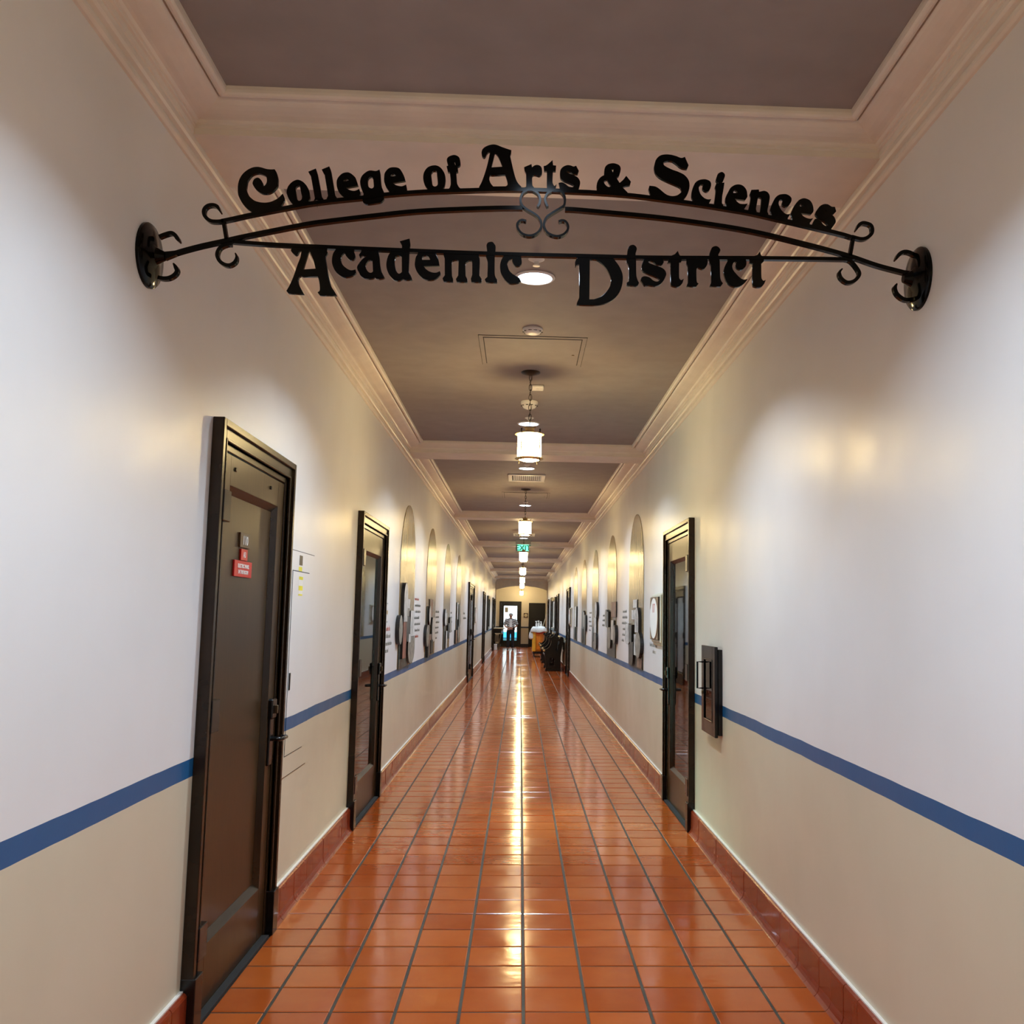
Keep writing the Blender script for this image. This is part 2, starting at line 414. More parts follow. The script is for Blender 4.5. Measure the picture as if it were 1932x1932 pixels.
# ---- side walls with door and cabinet openings
T = 0.06
OPEN = {'L': [(3.845, 4.885, 0.0, 2.20), (7.235, 8.425, 0.0, 2.20)], 'R': [(6.235, 6.600, 0.845, 1.305), (7.255, 8.395, 0.0, 2.20)]}
for side, nm in (('L', 'wall_left'), ('R', 'wall_right')):
    b = MB(side); y = YB
    for (o0, o1, z0, z1) in OPEN[side]:
        b.box(y, o0, -0.1, 3.45, -T, 0); b.box(o0, o1, z1, 3.45, -T, 0)
        if z0 > 0: b.box(o0, o1, -0.1, z0, -T, 0)
        y = o1
    b.box(y, YE+0.2, -0.1, 3.45, -T, 0)
    tag(b.build(nm, 'wall_paint', origin=(XL if side == 'L' else XR, 20, 0)), 'two-tone corridor wall on the %s, white over beige with blue stripe' % ('left' if side == 'L' else 'right'), 'wall', kind='structure')
tag(MB().box(XL-T, XR+T, YB-0.1, YB, -0.1, 3.45).build('wall_back', 'end_wall_paint'), 'plain wall closing the corridor behind the viewer', 'wall', kind='structure')
# end wall with glazed door opening
b = MB(); ex0, ex1, ez = -1.02, -0.06, 2.17
b.box(XL-T, ex0, YE, YE+0.15, -0.1, 3.45); b.box(ex1, XR+T, YE, YE+0.15, -0.1, 3.45); b.box(ex0, ex1, YE, YE+0.15, ez, 3.45)
tag(b.build('wall_end', 'end_wall_paint'), 'cream end wall of the corridor with two doors', 'wall', kind='structure')
# arched spandrel before the end wall
b = MB(); N = 24; pts = []
for k in range(N+1):
    x = XL + (XR-XL)*k/N; t = (x+0.0025)/1.2525
    pts.append((x, 2.755 + 0.21*(1-t*t)))
vs = []; fs = []
for (x, zz) in pts: vs += [(x, YA, zz), (x, YA, 3.35), (x, YA+0.28, zz), (x, YA+0.28, 3.35)]
for k in range(N):
    a, c = 4*k, 4*k+4
    fs += [(a, c, c+1, a+1), (a+2, a+3, c+3, c+2), (a, a+2, c+2, c)]
b.add(vs, fs); b.box(XL, XL+0.035, YA, YA+0.28, 0, 2.8); b.box(XR-0.035, XR, YA, YA+0.28, 0, 2.8)
tag(b.build('wall_arch', 'trim_paint'), 'shallow arched header spanning the far end of the corridor', 'wall', kind='structure')

# ---- ceiling, beams, coffer mouldings
ce = MB().box(XL-T, XR+T, YB, YE+0.2, ZC, ZC+0.12).build('ceiling', 'ceiling_paint', origin=(0, 20, ZC))
tag(ce, 'taupe plaster ceiling in recessed panels', 'ceiling', kind='structure')
for i in range(-1, 7):
    MB().box(XL, XR, beam_near(i), beam_far(i), ZB, ZC+0.01).build('beam', 'trim_paint', ce)
MB().box(XL, XR, YA+0.1, YE, 3.02, ZC+0.01).build('vestibule_ceiling', 'trim_paint', ce)
PROF = [(0.030, 3.20), (0.035, 3.203), (0.0355, 3.222), (0.043, 3.2255), (0.0435, 3.233), (0.050, 3.236), (0.056, 3.2445), (0.066, 3.2475), (0.085, 3.2505), (0.105, 3.2560), (0.125, 3.2635), (0.140, 3.2715), (0.149, 3.2795), (0.1505, 3.289), (0.156, 3.2895), (0.1565, 3.277), (0.161, 3.2715), (0.169, 3.2695), (0.177, 3.272), (0.183, 3.278), (0.1855, 3.287), (0.1860, 3.302)]
for i in range(-2, 7):
    ya = beam_far(i)-0.035 if i > -2 else YB; yb = beam_near(i+1)+0.035 if i < 6 else YA
    b = MB()
    vs = []
    for dx, zz in PROF:
        vs += [(XL+dx, ya+dx, zz), (XR-dx, ya+dx, zz), (XR-dx, yb-dx, zz), (XL+dx, yb-dx, zz)]
    fs = [(r*4+k, r*4+(k+1) % 4, r*4+4+(k+1) % 4, r*4+4+k) for r in range(len(PROF)-1) for k in range(4)]
    b.add(vs, fs); b.build('coffer_moulding', 'trim_paint', ce)
LOW = [(0, 3.133), (0.009, 3.135), (0.017, 3.142), (0.0185, 3.150), (0.0175, 3.158), (0.012, 3.162), (0.0115, 3.166), (0.024, 3.172), (0.030, 3.180), (0.0315, 3.190), (0.030, 3.2005), (0, 3.2005)]
for k, side in enumerate('LR'):
    b = MB(side); n_ = len(LOW)
    b.add([(YB, zz, ww) for ww, zz in LOW] + [(YA, zz, ww) for ww, zz in LOW], [(i, i+1, n_+i+1, n_+i) for i in range(n_-1)])
    tag(b.build('trim_%d' % (k+1), 'trim_paint', origin=(XL if side == 'L' else XR, 20, 3.13)), 'cream crown moulding along the top of the %s wall' % ('left' if side == 'L' else 'right'), 'moulding', kind='structure')

# ---- cove baseboard of single tiles, broken at the doors
DOORS = {'L': [(3.755, 4.975), (7.15, 8.535), (22.35, 24.75), (31.05, 32.45), (41.6, 43.0), (44.5, 45.9)], 'R': [(7.17, 8.49), (25.0, 26.55), (32.5, 34.0), (39.4, 40.8), (43.6, 45.0)]}
CP = [(0.052, 0.0), (0.046, 0.004), (0.038, 0.012), (0.032, 0.024), (0.029, 0.040), (0.028, 0.145), (0.025, 0.153), (0.018, 0.158), (0.0, 0.160)]
for side, nm in (('L', 'baseboard_left'), ('R', 'baseboard_right')):
    bb = MB(side).box(YB, YE, 0.0, 0.150, -0.01, 0.012).build(nm, 'grout', origin=(XL if side == 'L' else XR, 20, 0))
    tag(bb, 'red cove tile baseboard along the %s wall' % ('left' if side == 'L' else 'right'), 'baseboard', kind='structure')
    runs = []; y = YB
    for d0, d1 in DOORS[side]: runs.append((y, d0)); y = d1
    runs.append((y, YE)); far = MB(side); cache = {}
    for r0, r1 in runs:
        k = max(1, round((r1-r0)/0.152)); L = (r1-r0)/k
        for q in range(k):
            y0 = r0+q*L; nn = len(CP); g = 0.0016
            vs = [(0, zz, ww) for ww, zz in CP] + [(L-2*g, zz, ww) for ww, zz in CP]
            fs = [(i, i+1, nn+i+1, nn+i) for i in range(nn-1)] + [(*range(nn), 2*nn), (*range(nn, 2*nn), 2*nn+1)]
            vs += [(0, 0, 0), (L-2*g, 0, 0)]
            if 2.6 < y0 < 13.5:
                kk = round(L, 4)
                if kk not in cache:
                    bq = MB(side); bq.add([(a, zz, ww) for a, zz, ww in vs], fs)
                    me = bpy.data.meshes.new('base_tile'); X0 = XL if side == 'L' else XR
                    me.from_pydata([(v[0]-X0, v[1], v[2]) for v in bq.v], [], bq.f); me.materials.append(M['base_tile'])
                    bm = bmesh.new(); bm.from_mesh(me); bmesh.ops.recalc_face_normals(bm, faces=bm.faces); bm.to_mesh(me); bm.free(); cache[kk] = me
                o = bpy.data.objects.new('base_tile', cache[kk]); COL.objects.link(o); o.parent = bb
                X0 = XL if side == 'L' else XR
                o.location = Vector((X0 + random.uniform(-0.0012, 0.0012), y0+g, 0)) - WL[nm]
            else:
                far.add([(a+y0+g, zz, ww) for a, zz, ww in vs], fs)
    ck = MB(side)  # white strip: painted-in highlight of the bullnose, plus the caulk bead
    for r0, r1 in runs: ck.box(r0, r1, 0.1585, 0.1645, 0.0, 0.013)
    ck.build('caulk_highlight_line', 'trim_paint', bb)
    tag(far.build('distant_base_tiles', 'base_tile', bb), kind='stuff')

# ================================================================== doors
def lever_set(d, side, u, zc, toward, mat='black_metal'):
    """escutcheon, thumb turn and lever; toward = +1 lever points to larger Y"""
    b = MB(side); b.cbox(u-0.032, u+0.032, zc-0.17, zc+0.14, 0.010, 0.026, 0.004); b.cbox(u-0.042, u+0.042, zc+0.05, zc+0.145, 0.010, 0.036, 0.006)
    b.build('escutcheon', 'black_metal', d)
    pts = [(u, zc-0.045, 0.02), (u, zc-0.045, 0.050), (u, zc-0.046, 0.064), (u+0.02*toward, zc-0.047, 0.072), (u+0.06*toward, zc-0.047, 0.072), (u+0.115*toward, zc-0.049, 0.070), (u+0.135*toward, zc-0.050, 0.062), (u+0.140*toward, zc-0.050, 0.040)]
    wb = MB(side); wp = [wb.P(*p) for p in pts]
    MB().tube(wp, [0.012, 0.012, 0.011, 0.010, 0.0095, 0.0095, 0.009, 0.008], 10).build('lever', mat, d, smooth=True)
    b = MB(side); b.cbox(u-0.006, u+0.006, zc+0.075, zc+0.115, 0.034, 0.052, 0.003); b.build('thumb_turn', 'bronze_lever', d)
def door(num, side, y0, y1, kind, label, ztop=2.295, detail=True, two=False):
    X0 = XL if side == 'L' else XR
    d = thing('door_%d' % num, (X0, (y0+y1)/2, 0), label, 'door', kind='structure')
    def ring(b, i0, i1, w1, w0=0.0, zt=ztop):
        b.cbox(y0+i0, y0+i1, 0.0, zt-i0, w0, w1, 0.0025); b.cbox(y1-i1, y1-i0, 0.0, zt-i0, w0, w1, 0.0025); b.cbox(y0+i1, y1-i1, zt-i1, zt-i0, w0, w1, 0.0025)
    b = MB(side); ring(b, 0.0, 0.030, 0.046); ring(b, 0.028, 0.082, 0.032); ring(b, 0.070, 0.082, 0.038); b.build('casing', 'casing_wood', d)
    b = MB(side); ring(b, 0.082, 0.112, 0.020, -0.045 if kind in ('glass', 'solid') else 0.0); b.build('jamb', 'casing_wood', d)
    for a0, a1 in ((y0-0.002, y0+0.086), (y1-0.086, y1+0.002)):
        MB(side).cbox(a0, a1, 0, 0.205, 0.0, 0.056, 0.003).build('plinth_block', 'black_wood', d)
    l0, l1, zt = y0+0.114, y1-0.114, ztop-0.116
    MB(side).box(l0-0.005, l1+0.005, 0.0, 0.012, 0.0, 0.045).build('threshold', 'dark_gap', d)
    leaves = [(l0, l1)] if not two else [(l0, (l0+l1)/2-0.003), ((l0+l1)/2+0.003, l1)]
    for li, (q0, q1) in enumerate(leaves):
        sw, tr, br = 0.105, (0.125 if kind != 'glass' else 0.155), (0.235 if kind != 'glass' else 0.265)
        z0 = 0.018; wb_, wf = (0.001, 0.016) if kind not in ('glass', 'solid') else (-0.030, 0.014)
        for s0 in (q0, q1-sw): MB(side).cbox(s0, s0+sw, z0, zt, wb_, wf, 0.0015).build('stile', 'dark_wood', d)
        MB(side).cbox(q0+sw, q1-sw, zt-tr, zt, wb_, wf, 0.0015).build('rail', 'dark_wood', d)
        MB(side).cbox(q0+sw, q1-sw, z0, z0+br, wb_, wf, 0.0015).build('rail', 'dark_wood', d)
        p0, p1, pz0, pz1 = q0+sw, q1-sw, z0+br, zt-tr
        wi = 0.0025 if kind not in ('glass', 'solid') else -0.012
        # sloped panel moulding, one bevelled strip on each edge
        m = 0.030
        for quad in (((p0, pz0), (p1, pz0), (p1-m, pz0+m), (p0+m, pz0+m)), ((p0, pz1), (p1, pz1), (p1-m, pz1-m), (p0+m, pz1-m)), ((p0, pz0), (p0, pz1), (p0+m, pz1-m), (p0+m, pz0+m)), ((p1, pz0), (p1, pz1), (p1-m, pz1-m), (p1-m, pz0+m))):
            b = MB(side); ws = (wf-0.001, wf-0.001, wi+0.002, wi+0.002)
            b.add([(q[0], q[1], ww) for q, ww in zip(quad, ws)] + [(q[0], q[1], wi-0.002) for q in quad], [(0,1,2,3), (0,1,5,4), (1,2,6,5), (2,3,7,6), (3,0,4,7), (4,5,6,7)])
            b.build('panel_moulding', 'casing_wood', d)
        if kind == 'solid': MB(side).box(p0+m-0.004, p1-m+0.004, pz0+m-0.004, pz1-m+0.004, -0.03, wi+0.001).build('panel', 'dark_wood', d)
        elif kind == 'glass': MB(side).box(p0+m-0.006, p1-m+0.006, pz0+m-0.006, pz1-m+0.006, -0.014, -0.008).build('glass_pane', 'glass_aqua' if side == 'L' else 'glass_clear', d)
        else: MB(side).box(p0+m-0.004, p1-m+0.004, pz0+m-0.004, pz1-m+0.004, 0.0005, wi+0.001).build('glass_pane', 'glass_pale' if kind == 'pale' else 'glass_dark', d)
        if detail or li == 0:
            for hz in (0.31, 1.14, 1.955):
                hb = MB(side); hb.cbox(q0-0.078, q0+0.014, hz-0.062, hz+0.062, 0.012, 0.050, 0.003)
                hb.build('hinge', 'black_metal', d)
        lever_set(d, side, q1-0.055, 0.98, 1 if side == 'L' else 1)
    return d
D1 = door(1, 'L', 3.755, 4.975, 'solid', 'dark brown panelled wooden door, nearest on the left wall')
for uu in (4.03, 4.60): MB('L').cbox(uu-0.008, uu+0.008, 2.118, 2.134, 0.012, 0.021, 0.002).build('screw_cap', 'black_metal', D1)
D2 = door(2, 'L', 7.15, 8.535, 'glass', 'dark framed door with tall aqua glass pane on the left wall')
D3 = door(3, 'R', 7.17, 8.490, 'glass', 'dark framed glazed door beside the fire extinguisher cabinet')
door(4, 'L', 22.35, 24.75, 'pale', 'dark double door with glass lights past the left murals', two=True)
door(5, 'L', 31.05, 32.45, 'dark', 'dark wooden door on the left wall before the framed board')
door(6, 'L', 41.6, 43.0, 'dark', 'dark door at the far left before the console table')
door(7, 'L', 44.5, 45.9, 'dark', 'farthest dark door on the left wall near the arch')
door(8, 'R', 25.0, 26.55, 'dark', 'dark wooden door on the right wall before the first bench')
door(9, 'R', 32.5, 34.0, 'dark', 'dark door on the right wall behind the carved benches')
door(10, 'R', 39.4, 40.8, 'pale', 'dark glazed door on the far right past the notice board')
door(11, 'R', 43.6, 45.0, 'dark', 'farthest dark door on the right wall by the arch')

# ---- doors of the end wall
d = thing('door_12', (-0.54, YE, 0), 'black framed glazed exit door in the end wall behind the person', 'door', kind='structure')
b = MB(); b.cbox(-1.085, -1.0, YE-0.03, YE+0.02, 0, 2.24); b.cbox(-0.08, 0.0, YE-0.03, YE+0.02, 0, 2.24); b.cbox(-1.0, -0.08, YE-0.03, YE+0.02, 2.15, 2.24); b.build('casing', 'black_wood', d)
b = MB(); b.cbox(-1.0, -0.87, YE+0.03, YE+0.075, 0.01, 2.15); b.build('stile', 'black_wood', d)
b = MB(); b.cbox(-0.21, -0.08, YE+0.03, YE+0.075, 0.01, 2.15); b.build('stile', 'black_wood', d)
b = MB(); b.cbox(-0.87, -0.21, YE+0.03, YE+0.075, 2.02, 2.15); b.build('rail', 'black_wood', d)
b = MB(); b.cbox(-0.87, -0.21, YE+0.03, YE+0.075, 0.01, 0.31); b.build('rail', 'black_wood', d)
MB().cbox(-1.02, -0.06, YE-0.02, YE+0.16, -0.004, 0.022, 0.004).build('threshold', 'black_wood', d)
MB().box(-0.88, -0.20, YE+0.05, YE+0.056, 0.30, 2.03).build('glass_pane', 'glass_clear', d)
MB().box(-0.82, -0.66, YE+0.040, YE+0.044, 1.70, 1.94).build('paper_notice', 'grey_plastic', d)
d = thing('door_13', (0.78, YE, 0), 'plain black door in the right of the end wall', 'door', kind='structure')
b = MB(); b.cbox(0.372, 0.44, YE-0.03, YE+0.01, 0, 2.18); b.cbox(1.125, 1.192, YE-0.03, YE+0.01, 0, 2.18); b.cbox(0.44, 1.125, YE-0.03, YE+0.01, 2.11, 2.18); b.build('casing', 'black_wood', d)
MB().cbox(0.44, 1.125, YE-0.015, YE+0.004, 0.01, 2.11).build('leaf', 'black_wood', d)
MB().lathe([(0.006, -0.05), (0.024, -0.045), (0.024, -0.02), (0.012, -0.012), (0.012, 0.0)], (0.52, YE-0.012, 1.0), 12, 'y').build('knob', 'bronze_lever', d)

# ---- rooms seen through the two glazed doors
b = MB(); x0, x1, y0, y1, zt = XL-T-2.6, XL-T, 6.0, 10.4, 2.9
b.box(x0-0.1, x0, y0, y1, -0.05, zt); b.box(x0, x1, y0-0.1, y0, -0.05, zt); b.box(x0, x1, y1, y1+0.1, -0.05, zt); b.box(x0-0.1, x1, y0-0.1, y1+0.1, zt, zt+0.1)
tag(b.build('wall_room_left', 'room_aqua'), 'pale aqua room seen through the glazed door on the left', 'room', kind='structure')
tag(MB().box(x0, x1, y0, y1, -0.10, 0.0).build('floor_room_left', 'room_aqua'), 'pale floor behind the left glazed door', 'floor', kind='structure')
b = MB(); x0, x1, y0, y1 = XR+T, XR+T+2.8, 6.2, 11.2
b.box(x1, x1+0.1, y0, y1, -0.05, zt); b.box(x0, x1, y0-0.1, y0, -0.05, zt); b.box(x0, x1, y1, y1+0.1, -0.05, zt); b.box(x0, x1+0.1, y0-0.1, y1+0.1, zt, zt+0.1)
tag(b.build('wall_room_right', 'room_white'), 'pale office walls seen through the right glazed door', 'room', kind='structure')
tag(MB().box(x0, x1, y0, y1, -0.10, 0.0).build('floor_room_right', 'room_carpet'), 'grey carpet behind the right glazed door', 'floor', kind='structure')
for nm, cx, cyy, colr, pw, lab in (('room_fill_lamp', XL-T-1.3, 8.4, (0.85, 1.0, 0.98), 190, 'unseen flat lamp added to light the aqua room behind the left door'), ('room_fill_lamp', XR+T+1.4, 8.9, (1.0, 0.98, 0.92), 120, 'unseen flat lamp added to light the office behind the right door')):
    t = thing(nm, (cx, cyy, zt), lab, 'lamp')  # unseen lamp, added to brighten the room behind the glass
    MB().cbox(cx-0.32, cx+0.32, cyy-0.32, cyy+0.32, zt-0.05, zt-0.001, 0.006).build('housing', 'white_plastic', t)
    la = bpy.data.lights.new('room_fill_light', 'AREA'); la.shape = 'SQUARE'; la.size = 0.58; la.energy = pw; la.color = colr
    lo = bpy.data.objects.new('room_fill_light', la); COL.objects.link(lo); lo.parent = t; lo.location = (0, 0, -0.06)
b = MB(); b.cbox(XR+T+0.30, XR+T+0.42, 9.55, 9.67, 0.0, 2.02, 0.004); b.cbox(XR+T+0.30, XR+T+0.42, 8.9, 9.55, 1.93, 2.02, 0.004)
t = b.build('coat_rack', 'green_paint'); tag(t, 'dark green upright frame inside the office behind the right door', 'frame')
t = thing('notice_poster', (XR+T+0.28, 9.3, 1.2), 'white poster with dark pictures inside the right glazed door', 'poster')
MB().box(XR+T+0.262, XR+T+0.268, 9.05, 9.75, 1.12, 1.72).build('sheet', 'white_letter', t)
for zz in (1.16, 1.30, 1.44): MB().box(XR+T+0.259, XR+T+0.2618, 9.12, 9.66, zz, zz+0.10).build('picture', 'print_dark', t)
t = thing('storage_crate', (XR+T+0.5, 9.4, 0), 'white wire crate on the office carpet behind the right door', 'crate')
for k in range(7): MB().box(XR+T+0.25, XR+T+0.26, 8.95, 9.95, 0.08+0.07*k, 0.105+0.07*k).build('wire', 'white_plastic', t)
for k in range(7): MB().box(XR+T+0.26, XR+T+0.27, 8.95+0.15*k, 8.98+0.15*k, 0.0, 0.55).build('upright', 'white_plastic', t)

# ---- outdoors beyond the exit door
tag(MB().box(-14, 14, YE+0.2, 85, -0.12, -0.02).build('ground_terrace', 'concrete'), 'pale concrete terrace outside the exit door', 'ground', kind='structure')
t = thing('garden_wall', (-2.4, 66, 0), 'white building across the terrace outside the exit door', 'wall', kind='structure')
MB().box(-9, 9, 70, 70.4, 0, 6).build('wall_face', 'stucco', t)
MB().cbox(-9, 9, 69.9, 70.5, 6, 6.2, 0.02).build('coping', 'concrete', t)
t = thing('blue_tone_block', (-0.7, 55, 0), 'low blue block added outside for the blue tone in the exit door glass', 'bench')  # made-up block, added for the blue tone low in the door glass
MB().cbox(-2.2, 0.9, 54.7, 55.3, 0.30, 0.62, 0.03).build('seat', 'blue_paint', t)
MB().cbox(-2.1, 0.8, 54.8, 55.2, -0.02, 0.30, 0.02).build('base', 'teal_paint', t)

